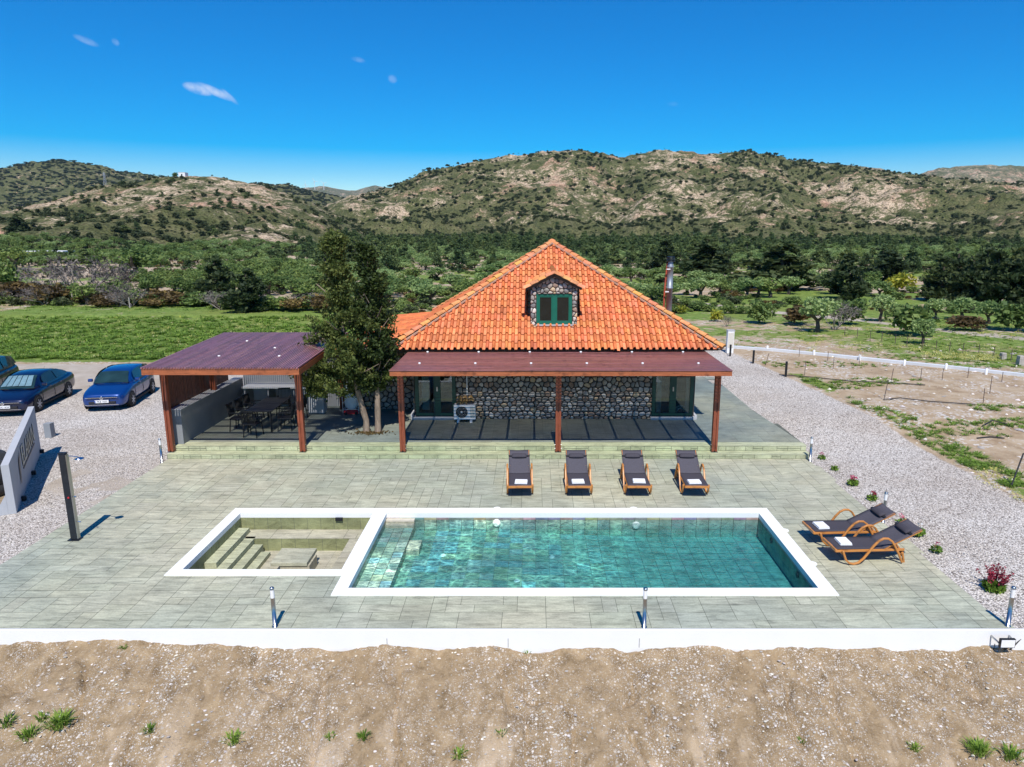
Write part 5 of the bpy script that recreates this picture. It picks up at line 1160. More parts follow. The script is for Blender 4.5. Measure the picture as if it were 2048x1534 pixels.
sed_b=[(0,.60,.26,.62),(.07,.76,.20,.68),(.3,.85,.17,.76),(.8,.875,.17,.86),(1.3,.875,.17,.94),(2.2,.875,.17,.96),(3.3,.875,.18,.98),(4.0,.86,.2,1.03),(4.38,.82,.24,1.02),(4.53,.72,.3,.88)]
sed_r=[(1.0,.80,.72,.95),(1.65,.80,.60,1.30),(2.1,.80,.58,1.41),(2.7,.80,.58,1.43),(3.2,.79,.57,1.37),(3.7,.76,.56,1.18),(4.1,.72,.64,1.04)]
suv_b=[(0,.62,.3,.80),(.06,.78,.25,.88),(.28,.88,.22,.98),(.7,.9,.22,1.03),(1.15,.9,.22,1.07),(2.2,.9,.22,1.09),(3.3,.9,.22,1.1),(3.9,.89,.24,1.12),(4.2,.85,.28,1.1),(4.3,.76,.34,.95)]
suv_r=[(1.0,.82,.74,1.1),(1.5,.82,.66,1.52),(1.9,.82,.64,1.62),(2.7,.82,.64,1.65),(3.5,.81,.63,1.62),(4.0,.78,.61,1.5),(4.25,.74,.68,1.15)]
car('blue hatchback parked alone on the gravel, nearest the pergola',(-17.55,27.9,-.30),R(11),'paint_blue',hatch_b,hatch_r,.97,1.75,(0,2,1.0,5.3,3.0,5),'PKB 1657','W',(.80,3.35))
car('dark navy saloon with silver sun shade behind its windscreen',(-20.95,27.05,-.30),R(10),'paint_navy',sed_b,sed_r,.95,1.75,(0,2,1.0,5.4,3.0,4),'POX-1634','H',(.85,3.5),hl='shade')
car('black tall car cut by the left edge of the picture',(-24.2,28.6,-.30),R(14),'paint_black',suv_b,suv_r,1.1,1.8,(0,2,1.0,5.4,3.0,5),'PKA 2210','O',(.85,3.45),r=.34)

# ------------------------------------------------------------ vegetation
RN=np.random.default_rng(11)
def leaves_mesh(name,P,size,mats,out=None,aspect=1.7,flat=0.,extra=None,mi=None):
    n=len(P); a=RN.normal(size=(n,3)); 
    if out is not None: a=a*.75+out
    a/=np.linalg.norm(a,axis=1,keepdims=True)+1e-9
    b=np.cross(a,RN.normal(size=(n,3))); b/=np.linalg.norm(b,axis=1,keepdims=True)+1e-9
    sz=(size if isinstance(size,np.ndarray) else np.full(n,size))[:,None]*RN.uniform(.6,1.35,(n,1))
    L=a*sz*aspect*.5; Wd=b*sz*.5
    V=np.stack([P-L,P+Wd-L*.1,P+L,P-Wd-L*.1],1).reshape(-1,3); Fq=np.arange(4*n).reshape(n,4)
    ev,ef=[],[]
    if extra: ev=extra.v; ef=extra.f
    me=bpy.data.meshes.new(name); allv=V.tolist()+[tuple(p) for p in ev]; o=len(V)
    me.from_pydata(allv,[],Fq.tolist()+[tuple(i+o for i in f) for f in ef])
    for q in mats: me.materials.append(M[q])
    at=me.attributes.new('rnd','FLOAT','FACE'); r=np.zeros(len(me.polygons)); r[:n]=RN.random(n); at.data.foreach_set('value',r.astype(np.float32))
    m_=np.zeros(len(me.polygons),np.int32); m_[n:]=len(mats)-1
    if mi is not None: m_[:n]=mi
    me.polygons.foreach_set('material_index',m_); me.update(); return me
def lobes_points(lobes,n,shell=.55):
    w_=np.array([l[3]*l[4]+l[4]*l[5]+l[3]*l[5] for l in lobes]); w_/=w_.sum(); k=RN.choice(len(lobes),n,p=w_); Lb=np.array(lobes)[k]
    d=RN.normal(size=(n,3)); d/=np.linalg.norm(d,axis=1,keepdims=True); r=(shell+(1-shell)*RN.random((n,1))**.6)*(1+RN.normal(size=(n,1))*.06)
    P=Lb[:,:3]+d*r*Lb[:,3:6]; return P,d
def trunk_mb(pts,r0,r1,n=6,limbs=()):
    mb=MB(); rs=[r0+(r1-r0)*i/(len(pts)-1) for i in range(len(pts))]; mb.tube(pts,rs,n)
    for l in limbs: mb.tube(l,[r1*1.0,r1*.8,r1*.35][:len(l)],5)
    return mb
def olive_tpl(seed,mat='leaf_olive',n=900):
    rs=np.random.default_rng(seed); lob=[]
    for k in range(13):
        a=rs.uniform(0,6.28); q=rs.uniform(.2,1)*.33; lob.append((math.cos(a)*q,math.sin(a)*q,.55+rs.uniform(-.17,.25)*(1-q),rs.uniform(.13,.22),rs.uniform(.13,.22),rs.uniform(.10,.17)))
    P,d=lobes_points(lob,n,.35); tb=trunk_mb([(0,0,-.05),(.02,.01,.15),(-.02,.02,.3)],.055,.035,6,[[(-.02,.02,.28),(.12,.05,.42),(.22,.1,.6)],[(-.02,.02,.28),(-.14,-.05,.42),(-.24,0,.6)],[(-.02,.02,.28),(.0,-.12,.45),(.05,-.2,.6)]])
    return leaves_mesh('olive_crown',P,.05,[mat,'dark_bark'],d,1.6,extra=tb)
def conifer_tpl(seed,n=1500,slim=1.,mat='leaf_conifer'):
    rs=np.random.default_rng(seed); lob=[]
    for k in range(44):
        z=rs.uniform(.05,.97); R_=(.30*(1-z)**.65+.03)*slim*rs.uniform(.7,1.25); a=rs.uniform(0,6.28); q=R_*rs.uniform(.3,.95)
        lob.append((math.cos(a)*q,math.sin(a)*q,z,R_*.38+.025,R_*.38+.025,.05+.05*(1-z)))
    P,d=lobes_points(lob,n,.3); d=d*.5+np.array([0,0,.7]); tb=trunk_mb([(0,0,-.05),(0,0,.4),(0,0,.95)],.03,.008,5)
    return leaves_mesh('conifer_crown',P,.042,[mat,'dark_bark'],d,2.0,extra=tb)
def bush_tpl(seed,mat='leaf_hill',n=260,nl=7,size=.11):
    rs=np.random.default_rng(seed); lob=[]
    for k in range(nl):
        a=rs.uniform(0,6.28); q=rs.uniform(0,.28); lob.append((math.cos(a)*q,math.sin(a)*q,.28+rs.uniform(-.05,.2)*(1-q*2),rs.uniform(.14,.25),rs.uniform(.14,.25),rs.uniform(.14,.26)))
    P,d=lobes_points(lob,n,.45); P[:,2]=np.maximum(P[:,2],0); return leaves_mesh('bush',P,size,[mat],d,1.4)
def twig_tpl(seed,n=260,leafn=500):
    rs=random.Random(seed); mb=MB(); tips=[]
    def grow(p,d,L,r,dep):
        q=p+d*L*.5+Vector((rs.uniform(-1,1),rs.uniform(-1,1),0))*L*.1; e=q+(d+Vector((rs.uniform(-.3,.3),rs.uniform(-.3,.3),rs.uniform(-.1,.3)))).normalized()*L*.5
        mb.tube([p,q,e],[r,r*.8,r*.55],3,cap=False,smooth=False)
        if dep==0: tips.append(e); return
        for k in range(rs.choice((3,3,4))):
            nd=(d+Vector((rs.uniform(-1,1),rs.uniform(-1,1),rs.uniform(-.35,.7)))*.8).normalized(); grow(q if k==0 else e,nd,L*rs.uniform(.6,.8),r*.55,dep-1)
    for k in range(5):
        a=k*1.3; grow(Vector((0,0,0)),Vector((math.cos(a)*.7,math.sin(a)*.7,.9)).normalized(),.36,.016,3)
    P=np.array([tuple(t_) for t_ in tips]); P=P[RN.integers(0,len(P),leafn)]+RN.normal(size=(leafn,3))*.05
    return leaves_mesh('twig_crown',P,.025,['leaf_twig','grey_twig'],None,2.6,extra=mb)
def ob(me,name=None,link=True):
    o=bpy.data.objects.new(name or me.name,me)
    if link: COL.objects.link(o)
    return o
TO=[ob(olive_tpl(i),'olive_template',False) for i in (1,2,3)]; TC=[ob(conifer_tpl(i),'conifer_template',False) for i in (4,5,6)]
TCD=[ob(conifer_tpl(i,2600,1.05,'leaf_conifer_dark'),'dark_conifer_template',False) for i in (24,25,26)]
TEV=[ob(olive_tpl(i,'leaf_bush',800),'evergreen_template',False) for i in (7,8)]
TB=[ob(bush_tpl(i),'bush_template',False) for i in (9,10)]; TBB=[ob(bush_tpl(i,'leaf_bush',700,11,.07),'bush_near',False) for i in (12,13)]
TOC=ob(bush_tpl(14,'leaf_ochre',500,9,.07),'ochre_template',False); TYE=ob(bush_tpl(15,'leaf_yellow',500,9,.07),'yellow_template',False); TTW=[ob(twig_tpl(i),'twig_template',False) for i in (16,17)]
def place(tpl,name,x,y,w_,h,label,cat,group=None,z=None):
    o=bpy.data.objects.new(name,tpl.data); COL.objects.link(o); zz=float(terr(np.array(float(x)),np.array(float(y)))) if z is None else z
    o.location=(x,y,zz-.03); o.scale=(w_,w_*random.uniform(.9,1.1),h); o.rotation_euler=(0,0,random.uniform(0,6.28)); return tag(o,label,cat,group)
def px(u,v): return G(u,v,0.0)
def scatter(name,tpl,P,S,label,cat,kind='stuff',mat=None):
    n=len(P); me=bpy.data.meshes.new(name); me.vertices.add(n); me.vertices.foreach_set('co',P.astype(np.float32).ravel())
    a=me.attributes.new('scl','FLOAT_VECTOR','POINT'); a.data.foreach_set('vector',S.astype(np.float32).ravel())
    a=me.attributes.new('rot','FLOAT_VECTOR','POINT'); r=np.zeros((n,3),np.float32); r[:,2]=RN.random(n)*6.28; a.data.foreach_set('vector',r.ravel())
    o=bpy.data.objects.new(name,me); COL.objects.link(o)
    ng=bpy.data.node_groups.new(name,'GeometryNodeTree'); ng.interface.new_socket('Geometry',in_out='INPUT',socket_type='NodeSocketGeometry'); ng.interface.new_socket('Geometry',in_out='OUTPUT',socket_type='NodeSocketGeometry')
    gi=ng.nodes.new('NodeGroupInput'); go=ng.nodes.new('NodeGroupOutput'); m2p=ng.nodes.new('GeometryNodeMeshToPoints'); iop=ng.nodes.new('GeometryNodeInstanceOnPoints'); oi=ng.nodes.new('GeometryNodeObjectInfo'); oi.inputs['Object'].default_value=tpl; oi.inputs['As Instance'].default_value=True
    na=ng.nodes.new('GeometryNodeInputNamedAttribute'); na.data_type='FLOAT_VECTOR'; na.inputs[0].default_value='scl'; nb=ng.nodes.new('GeometryNodeInputNamedAttribute'); nb.data_type='FLOAT_VECTOR'; nb.inputs[0].default_value='rot'
    L=ng.links.new; L(gi.outputs[0],m2p.inputs[0]); L(m2p.outputs[0],iop.inputs['Points']); L(oi.outputs['Geometry'],iop.inputs['Instance']); L(na.outputs['Attribute'],iop.inputs['Scale']); L(nb.outputs['Attribute'],iop.inputs['Rotation']); L(iop.outputs[0],go.inputs[0])
    md=o.modifiers.new('scatter','NODES'); md.node_group=ng; return tag(o,label,cat,None,kind)
# the two cypress trees at the corner of the house
def cypress(base,axis,prof,nb,nleaf,name,label,seed):
    rs=np.random.default_rng(seed); r=empty(name,(base[0],base[1],.3),0,label,'tree'); C=[];O=[]
    zs=[p[0] for p in prof]
    bo=[]
    for k in range(nb//6):
        z=zs[0]+(zs[-1]-zs[0])*rs.random()**1.15; R_=np.interp(z,zs,[p[1] for p in prof]); a=rs.uniform(0,6.28); q=R_*rs.uniform(.35,1.)*.8
        bo.append((math.cos(a)*q-(.22*R_ if z<3.6 else 0)*(base[0]<-5.5),math.sin(a)*q*.85,z,.15+.27*R_,a))
    for f in (.72,.8,.87,.93,.98): bo.append((0,0,zs[0]+(zs[-1]-zs[0])*f,.22-.15*f*f,0))
    for k in range(nb):
        if k%5==0:
            z=rs.uniform(zs[0]+.2,zs[-1]); ox,oy,a=rs.normal()*.08,rs.normal()*.08,rs.uniform(0,6.28); sz=.1
        else:
            ox,oy,z,sz,a=bo[rs.integers(len(bo))]; dd=rs.normal(size=3); dd/=np.linalg.norm(dd); dd*=rs.uniform(.5,1.)*sz; ox+=dd[0]; oy+=dd[1]; z=z+dd[2]*.75; a=math.atan2(oy,ox)
        cx=np.interp(z,[q[0] for q in axis],[q[1] for q in axis]); cy=np.interp(z,[q[0] for q in axis],[q[2] for q in axis])
        c=np.array([cx+ox,cy+oy,z]); d=np.array([math.cos(a),math.sin(a),.75]); d/=np.linalg.norm(d)
        n=int(nleaf*rs.uniform(.6,1.3)); t_=rs.normal(size=(n,3))*np.array([.085,.085,.07]); s=rs.uniform(-.1,.2,(n,1)); P=c+t_+d*s; C.append(P); O.append(np.tile(d,(n,1)))
    P=np.concatenate(C); D=np.concatenate(O); P-=np.array([base[0],base[1],.3])
    cr=ob(leaves_mesh('crown',P,.062,['leaf_cypress'],D*.6,2.1),'crown'); cr.parent=r
    ax=[(a[1]-base[0],a[2]-base[1],a[0]-.3) for a in axis]; mb=MB(); mb.tube([(0,0,-.05),(0.02,0,.4)]+ax,[.125,.095]+[.10-.08*i/(len(ax)-1) for i in range(len(ax))],10)
    for k in range(22):
        z=rs.uniform(1.6,zs[-1]-.8); R_=np.interp(z,zs,[p[1] for p in prof]); cx=np.interp(z,[a[0] for a in axis],[a[1] for a in axis]); cy=np.interp(z,[a[0] for a in axis],[a[2] for a in axis]); a=rs.uniform(0,6.28)
        p=Vector((cx-base[0],cy-base[1],z-.3)); q=p+Vector((math.cos(a)*R_*.8,math.sin(a)*R_*.7,.5)); mb.tube([p,p.lerp(q,.5)-Vector((0,0,.06)),q],[.03,.02,.008],5)
    t_=mb.build('trunk','bark',r)
cypress((-5.64,22.95),[(1.0,-5.70,22.95),(2.0,-5.92,23.0),(3.5,-6.25,23.1),(5.,-6.4,23.2),(6.6,-6.48,23.3)],[(1.8,1.0),(2.2,1.65),(2.9,1.75),(3.4,1.2),(3.9,1.5),(4.4,1.2),(5.0,.66),(5.6,.45),(6.1,.3),(6.75,.06)],380,84,'cypress_tree','tall bushy cypress tree, the left and wider of the pair in front of the house',51)
cypress((-5.24,22.92),[(1.0,-5.22,22.95),(2.0,-5.2,23.0),(3.5,-5.15,23.1),(5.,-5.3,23.1),(6.2,-5.42,23.15)],[(1.9,.45),(2.4,.66),(3.2,.78),(4.2,.70),(5.0,.44),(5.6,.27),(6.0,.16),(6.35,.05)],250,80,'cypress_tree','slimmer darker cypress tree, the right one of the pair in front of the house',52)
mb=MB(); P=[]
bed=leaves_mesh('dry_litter',np.concatenate([np.stack([-5.45+RN.normal(size=260)*.28,22.8+RN.normal(size=260)*.12,.31+RN.random(260)*.02],-1)]),.05,['leaf_ochre'],None,2.); o=ob(bed,'leaf_litter'); tag(o,'brown dry leaf litter round the two cypress trunks','leaf litter',kind='stuff')
# trees and shrubs that stand out beyond the plot
def gpos(u,v): x,y=px(u,v); return x,y
spec=[('c',435,602,4.4,4.2,'dark conifer standing left in the hedge beyond the green field'),('c',497,624,3.4,3.7,'dark pointed conifer at the field edge left of the cypresses'),
('c',1411,562,8.2,5.8,'broad dark conifer group to the right of the chimney flue'),('c',1561,579,8.8,5.4,'widest dark conifer clump in the middle right grove'),('c',1691,599,4.4,4.5,'single dark conifer with an open side, right of the wide clump'),('c',1770,565,6.2,4.2,'dark conifer behind the yellow-green tree on the right'),
('c',1880,602,4.2,4.3,'dark tree at the left end of the tall right-hand row'),('c',1932,616,4.0,4.7,'second tall dark tree of the right-hand row'),('c',1984,620,4.0,5.0,'third tall dark tree of the right-hand row'),('c',2040,622,4.2,5.2,'tall dark tree cut by the right edge of the picture'),('c',1908,588,4.6,4.6,'dark tree in the back of the right-hand row, left side'),('c',1965,588,4.6,5.0,'dark tree in the back of the right-hand row, middle'),('c',2026,592,4.8,5.2,'dark tree in the back of the right-hand row, right side'),
('c',712,540,5.5,5.4,'dark conifer far behind the cypress pair'),('c',1330,545,6,5.2,'dark conifer just left of the chimney flue'),('c',42,500,9,8,'dark conifer on the left under the rocky slope'),
('b',1517,653,1.9,1.7,'dark round shrub alone on the grass right of the roof'),('oc',1590,655,2.7,1.5,'reddish brown low shrub left of the grey bare bush'),('o',1632,673,2.9,2.2,'grey green wild olive leaning over the fence'),('t',1668,668,2.5,2.2,'grey leafless bush beside the wild olive'),('b',1700,657,2.6,1.9,'green shrub right behind the grey leafless bush'),
('o',1759,649,2.4,1.9,'small round topped olive tree by the dirt track'),('b',1806,679,3.0,2.1,'big round green shrub casting shade by the track'),('o',1845,699,1.7,1.5,'slender grey shrub in front of the big round one'),('o',1869,643,1.9,1.5,'small dark olive between track and tall trees'),('o',1921,645,2.5,1.6,'spreading olive below the tall right row'),('o',1975,655,2.2,1.6,'grey olive near the track on the far right'),('b',2014,668,3.0,2.0,'large pale green shrub near the right edge'),('oc',1930,670,2.6,1.1,'low ochre shrub by the dirt track'),
('y',1361,630,1.3,.8,'yellow flowering shrub just behind the right roof slope'),('y',1428,649,1.1,1.0,'small yellow leaved tree on the grass by the drive'),('t',1453,660,1.0,.9,'small twisted bare tree on the grass'),('y',1804,583,3.2,2.3,'yellow green tree before the dark right grove'),
('oc',45,603,4.2,2.2,'brown shrub at the left end of the field hedge'),('oc',92,608,4.4,2.0,'rust coloured shrub in the left field hedge'),('oc',318,608,4.6,1.3,'ochre flowering shrub in the middle of the field hedge'),('oc',365,612,3.2,1.1,'smaller ochre shrub beside the middle one'),('oc',640,622,3.2,1.5,'brownish shrub behind the cypress crown'),
('t',120,600,5.4,4.4,'large grey leafless tree at the left of the hedge'),('t',172,601,6.0,5.0,'tallest grey leafless tree in the field hedge'),('t',222,596,4.6,4.0,'greyish pink leafless tree at the right of its group'),('b',232,604,3.2,2.0,'dark green shrub at the foot of the leafless trees'),('b',15,585,4.0,3.4,'green shrub at the left edge by the field'),('ev',30,541,6.5,3.6,'pale green spreading tree in front of the blue shed'),
('ev',270,560,7.0,4.4,'large rounded evergreen behind the leafless trees'),('ev',245,543,5.0,3.2,'small evergreen tree in the gap behind the hedge'),('b',1870,590,2.4,1.6,'low shrub in shade of the right-hand row')]
for (k,u,v,w_,h,l) in spec:
    x,y=gpos(u,v); tp={'c':TCD,'o':TO,'ev':TEV,'b':TBB,'oc':[TOC],'y':[TYE],'t':TTW}[k]; nm={'c':'conifer_tree','o':'olive_tree','ev':'evergreen_tree','b':'shrub','oc':'shrub','y':'shrub','t':'bare_tree'}[k]
    s={'c':1.65,'o':1.15,'ev':1.15,'b':1.35,'oc':1.35,'y':1.35,'t':1.}[k]; hs2={'c':1.02,'o':1.25,'ev':1.25,'b':1.6,'oc':1.6,'y':1.6,'t':1.05}[k]
    place(random.choice(tp),nm,x,y,w_*s,h*hs2,l,'tree' if k in 'coevt' else 'shrub')
# groves: olive trees in rows, evergreens on the left, all standing on the plain
occ=[gpos(u,v)+(w_*.4,) for (k,u,v,w_,h,l) in spec]
def free(x,y,r=1.2): return all((x-a)**2+(y-b)**2>(r+c)**2 for a,b,c in occ)
def uv(x,y): return CX+1443*x/y, VH+7*1443/y
cand=[]
for j in range(60):
    for i in range(-85,85):
        a=i*4.1; b=j*3.7; x=a*.97-b*.22+random.uniform(-.7,.7); y=60+a*.10+b*.97+random.uniform(-.6,.6)
        if y<58 or y>205: continue
        u,v=uv(x,y)
        if not -60<u<2110: continue
        if u<60 and y<110: continue
        cand.append((y,x,u,v))
cand.sort(); n_o=n_e=0; far_o=[];far_e=[]
for (y,x,u,v) in cand:
    if not free(x,y): continue
    d=vn(np.array(x/14),np.array(y/14),5)
    if u<600:
        if y<66 and u<560: continue
        if y<68 and 560<u: continue
        if u<240 and y<140 and d>.45: continue
        if d>.70: continue
        k='ev' if (y<125 or random.random()<.5) else 'o'
    elif u<1330:
        if d>.60: continue
        k='ev' if y<100 and random.random()<.35 else 'o'
    else:
        if y<72 or d>.58: continue
        k='o' if random.random()<.7 else 'ev'
    h=random.uniform(1.5,2.1) if k=='o' else random.uniform(1.6,2.6); w_=random.uniform(2.9,4.1)*(1.1 if k=='ev' else 1)
    if k=='o':
        if n_o<230: n_o+=1; place(random.choice(TO),'olive_tree',x,y,w_,h*1.2,'grey green olive tree standing in the groves between the plot and the hills','olive tree','olive trees in the groves')
        else: far_o.append((x,y,w_,h*1.2))
    else:
        if n_e<200: n_e+=1; place(random.choice(TEV),'evergreen_tree',x,y,w_,h*1.2,'rounded dark green evergreen in the groves between the plot and the hills','tree','evergreen trees in the groves')
        else: far_e.append((x,y,w_,h*1.2))
def scat(name,tpls,arr,label,cat):
    arr=np.array(arr); z=terr(arr[:,0],arr[:,1]); k=RN.integers(0,len(tpls),len(arr))
    for i,tp in enumerate(tpls):
        m=k==i
        if m.sum(): scatter(name,tp,np.stack([arr[m,0],arr[m,1],z[m]-.05],-1),np.stack([arr[m,2],arr[m,2],arr[m,3]],-1),label,cat)
if far_o: scat('distant_olives',TO,far_o,'far rows of grey green olive trees before the hills','olive grove')
if far_e: scat('distant_evergreens',TEV,far_e,'far dark green evergreen trees mixed into the groves','woodland')
# low undergrowth between the trees
n=6500; t_=RN.uniform(-.80,.76,n); y=58+150*RN.random(n)**1.2; x=t_*y; dn=fbm(x/9,y/9,83,4); u_=CX+1443*t_
m=(dn>.44)&~((u_<720)&(y<66))&~((x>8)&(np.abs(y-np.interp(x,[p[0] for p in TRK],[p[1] for p in TRK]))<2.5))
x,y=x[m],y[m]; z=terr(x,y); S=.4+1.1*RN.random(len(x))**1.5
for i,tp in enumerate((TBB[0],TB[0],TOC)):
    q=(np.arange(len(x))%7); mm=(q<4) if i==0 else ((q<6)&(q>3) if i==1 else q==6)
    scatter('undergrowth',tp,np.stack([x[mm],y[mm],z[mm]-.03],-1),np.stack([S[mm]*1.4,S[mm]*1.4,S[mm]*.9],-1),'low scrubby undergrowth between the grove trees','undergrowth')
# conifer belt at the foot of the hills
bel=[]
for k in range(4200):
    t_=random.uniform(-.78,.74); y=math.sqrt(random.uniform(115**2,430**2)); u=CX+1443*t_; x=t_*y
    dn=fbm(np.array(x/38.),np.array(y/30.),19,3); c=0
    if 600<u<1520 and 130<y<280: c=.9 if dn>.40 else .12
    elif u<=600: c=.55 if (dn>.52 and y>115) else .05
    else: c=.75 if dn>.5 and y<330 else .05
    if y>260: c*=.3
    if u<=600 and y>175: c*=.25
    if y>200 and 540<u<660: c*=.5
    if random.random()<c: bel.append((x,y,random.uniform(4.,7)*(1.05 if y>200 else .85),random.uniform(2.6,4.6)*(1 if u>600 else .75)))
bel.sort(key=lambda q:q[1])
bel=[b for b in bel if not(CX+1443*b[0]/b[1]<620 and 470<VH+7*1443/b[1] and False)]
for b in bel[:260]: place(random.choice(TC),'conifer_tree',b[0],b[1],b[2],b[3],'dark conifer in the belt of woodland at the foot of the hills','tree','conifers at the foot of the hills')
scat('conifer_belt',TC,bel[260:],'dark belt of conifers at the foot of the hills','woodland')
# scrub on the hillsides
n=46000; t_=RN.uniform(-.80,.76,n); y=np.sqrt(RN.uniform(175**2,800**2,n)); x=t_*y; z=terr(x,y); rkv=rockf(x,y,z)
dn=fbm(x/25,y/25,29,4); keep=(RN.random(n)<np.clip(1.25-1.6*np.clip(rkv-.40,0,1)*3,.12,1)*np.clip(.35+2.2*(dn-.38),.15,1))
u_=CX+1443*t_; keep&=~((u_<700)&(y>470)); x,y,z=x[keep],y[keep],z[keep]; S=(.7+2.3*RN.random(len(x))**2.6)*(1+y/1400)
for i in (0,1):
    m=RN.random(len(x))<.5 if i==0 else ~m
    scatter('hillside_scrub',TB[i],np.stack([x[m],y[m],z[m]-.1],-1),np.stack([S[m]*1.25,S[m]*1.25,S[m]*1.0],-1),'low dark green scrub dotted over the rocky hillsides','scrub')
n=6500; t_=RN.uniform(-.80,-.2,n); y=RN.uniform(900,1800,n); x=t_*y; z=terr(x,y); scatter('mountain_scrub',TB[0],np.stack([x,y,z-.5],-1),np.stack([RN.uniform(6,14,n)]*2+[RN.uniform(3,6,n)],-1),'dark scrub and woodland covering the far left mountain','scrub')
# hedge of low shrubs along the far edge of the green field
for k in range(64):
    u=random.uniform(-20,660); v=604+ (u/660)*18+random.uniform(-6,5); x,y=gpos(u,v)
    r=random.random(); tp=random.choice(TBB) if r<.5 else (TOC if r<.8 else random.choice(TTW)); place(tp,'hedge_shrub',x,y,random.uniform(2.2,3.8),random.uniform(1.2,2.4),'low mixed shrub in the hedge along the far edge of the green field','shrub','shrubs of the field hedge')
# grass tufts, weeds, flowers
def tuft_tpl(seed,mat='leaf_grass',n=26,h=.22,sp=.10):
    rs=np.random.default_rng(seed); mb=MB()
    V=[];Fq=[]
    for k in range(n):
        a=rs.uniform(0,6.28); q=rs.uniform(0,sp); b=np.array([math.cos(a)*q,math.sin(a)*q,0]); dr=np.array([math.cos(a),math.sin(a),0])*rs.uniform(.2,.9)*h; w_=rs.uniform(.006,.014); s=np.array([-math.sin(a),math.cos(a),0])*w_; hh=h*rs.uniform(.5,1.1)
        o=len(V); V+= [b-s,b+s,b+dr*.4+[0,0,hh*.7]+s*.7,b+dr*.4+[0,0,hh*.7]-s*.7,b+dr+[0,0,hh*.85]]; Fq+=[(o,o+1,o+2,o+3),(o+3,o+2,o+4)]
    me=bpy.data.meshes.new('tuft'); me.from_pydata([tuple(map(float,v)) for v in V],[],Fq); me.materials.append(M[mat]); at=me.attributes.new('rnd','FLOAT','FACE'); at.data.foreach_set('value',rs.random(len(Fq)).astype(np.float32)); return me
TG=ob(tuft_tpl(1),'tuft_template',False)
def ptsin(u0,u1,v0,v1,n,z=0):
    u=RN.uniform(u0,u1,n); v=RN.uniform(v0,v1,n); d=np.array([ray(a,b) for a,b in zip(u,v)]); t_=(z-CAMH)/d[:,2]; return t_*d[:,0],t_*d[:,1]
x,y=ptsin(-20,700,604,718,3600,-.25); m=(x<-7)&(y>39); x,y=x[m],y[m]; z=Gz(x,y); s=RN.uniform(.45,1.1,len(x)); scatter('field_grass',TG,np.stack([x,y,z],-1),np.stack([s*2.6,s*2.6,s],-1),'green grass growing over the left field','grass')
x,y=ptsin(1440,2060,640,960,9000,.2); gk=np.interp(x,[9,11.3,17,23,40],[42,40.9,37,32.3,20]); dn=fbm(x/4,y/2.2,31,4); er=np.interp(y,[10,17.45,20.44,23.3,29.1,34.1,39.3,44],[13.2,12.93,12.75,12.6,12.15,11.6,11.0,10.4])
m=(x>er+.3)&(((y>gk)&(dn>.40))|(dn>.58)|((x<er+1.5)&(fbm(x/1.5,y/1.5,8,3)>.45)&(y<33)))&(x<60); x,y=x[m],y[m]; z=Gz(x,y); s=RN.uniform(.35,1.0,len(x)); kk=RN.random(len(x))<.55; x,y,z,s=x[kk],y[kk],z[kk],s[kk]; scatter('plot_grass',TG,np.stack([x,y,z],-1),np.stack([s*1.4,s*1.4,s*.45],-1),'scattered green weeds on the bare plot to the right','grass')
TF=ob(leaves_mesh('flower',lobes_points([(0,0,.18,.2,.2,.05)],26)[0],.05,['petal_yellow'],None,1.),'flower_template',False)
x,y=ptsin(1846,2003,712,737,240,.1); q=(x-x.min())/(x.max()-x.min()); m=np.abs(y-np.interp(x,[x.min(),x.max()],[y.max()-.8,y.min()+.8]))<1.1; x,y=x[m],y[m]; scatter('yellow_flowers',TF,np.stack([x,y,Gz(x,y)],-1),np.ones((len(x),3))*.9,'strip of pale yellow wild flowers beyond the white kerb','flowers')
x1,y1=ptsin(0,700,600,715,900,-.2); x2,y2=ptsin(1880,2048,930,1010,50,.1); x3,y3=ptsin(1600,2048,650,712,240,.1); x=np.concatenate([x1,x2,x3]); y=np.concatenate([y1,y2,y3]); m=((x<-8)&(y>40))|((x>12.7)&(y<24))|((x>13)&(y>36)); x,y=x[m],y[m]; scatter('meadow_flowers',TF,np.stack([x,y,Gz(x,y)-.08],-1),np.ones((len(x),3))*RN.uniform(.5,1.2,(len(x),1)),'small yellow wild flowers sprinkled in the grass','flowers')
def weed(u,v,s,n,label,fl=False):
    x,y=G(u,v,-.9); 
    for _ in range(4): z=slope_z(x,y); x,y=G(u,v,z)
    r=empty('weed',(x,y,slope_z(x,y)-.01),random.uniform(0,6),label,'weed'); Pp=[]
    me=tuft_tpl(int(u),n=n,h=.12*s,sp=.10*s); o=ob(me,'leaves'); o.parent=r
    if fl: o=ob(leaves_mesh('flower',np.array([[.03,.02,.12*s],[-.05,.03,.11*s],[.06,-.05,.1*s]]),.03,['petal_yellow'],None,1.),'flower'); o.parent=r
for a in ((12,1450,1.3,60,'green weed at the left edge of the bare slope'),(122,1455,1.7,170,'largest weed clump on the bare slope, lower left',True),(60,1475,1.3,70,'low weed just left of the largest clump'),(85,1437,.9,40,'small yellow flowering weed above the largest clump',True),(468,1480,1.2,70,'grassy weed in the lower left middle of the slope'),(300,1462,.9,40,'thin weed between the lower left clumps'),(728,1478,.9,50,'small green weed below the pool on the slope'),(660,1475,.7,30,'tiny weed left of the small green one'),(918,1510,1.1,60,'weed at the bottom middle of the slope'),(1002,1470,.8,20,'straggly weed right of the bottom middle one'),(1055,1305,.7,30,'tiny weed at the foot of the white wall'),(248,1300,.6,24,'tiny weed at the wall foot on the left'),(1828,1497,.9,50,'low weed left of the big grass tuft'),(1957,1503,1.5,150,'big grass tuft at the lower right corner'),(2022,1512,1.5,80,'long bladed tuft right of the big one'),(1602,1483,.6,24,'tiny weed in the lower right middle')): weed(*a)
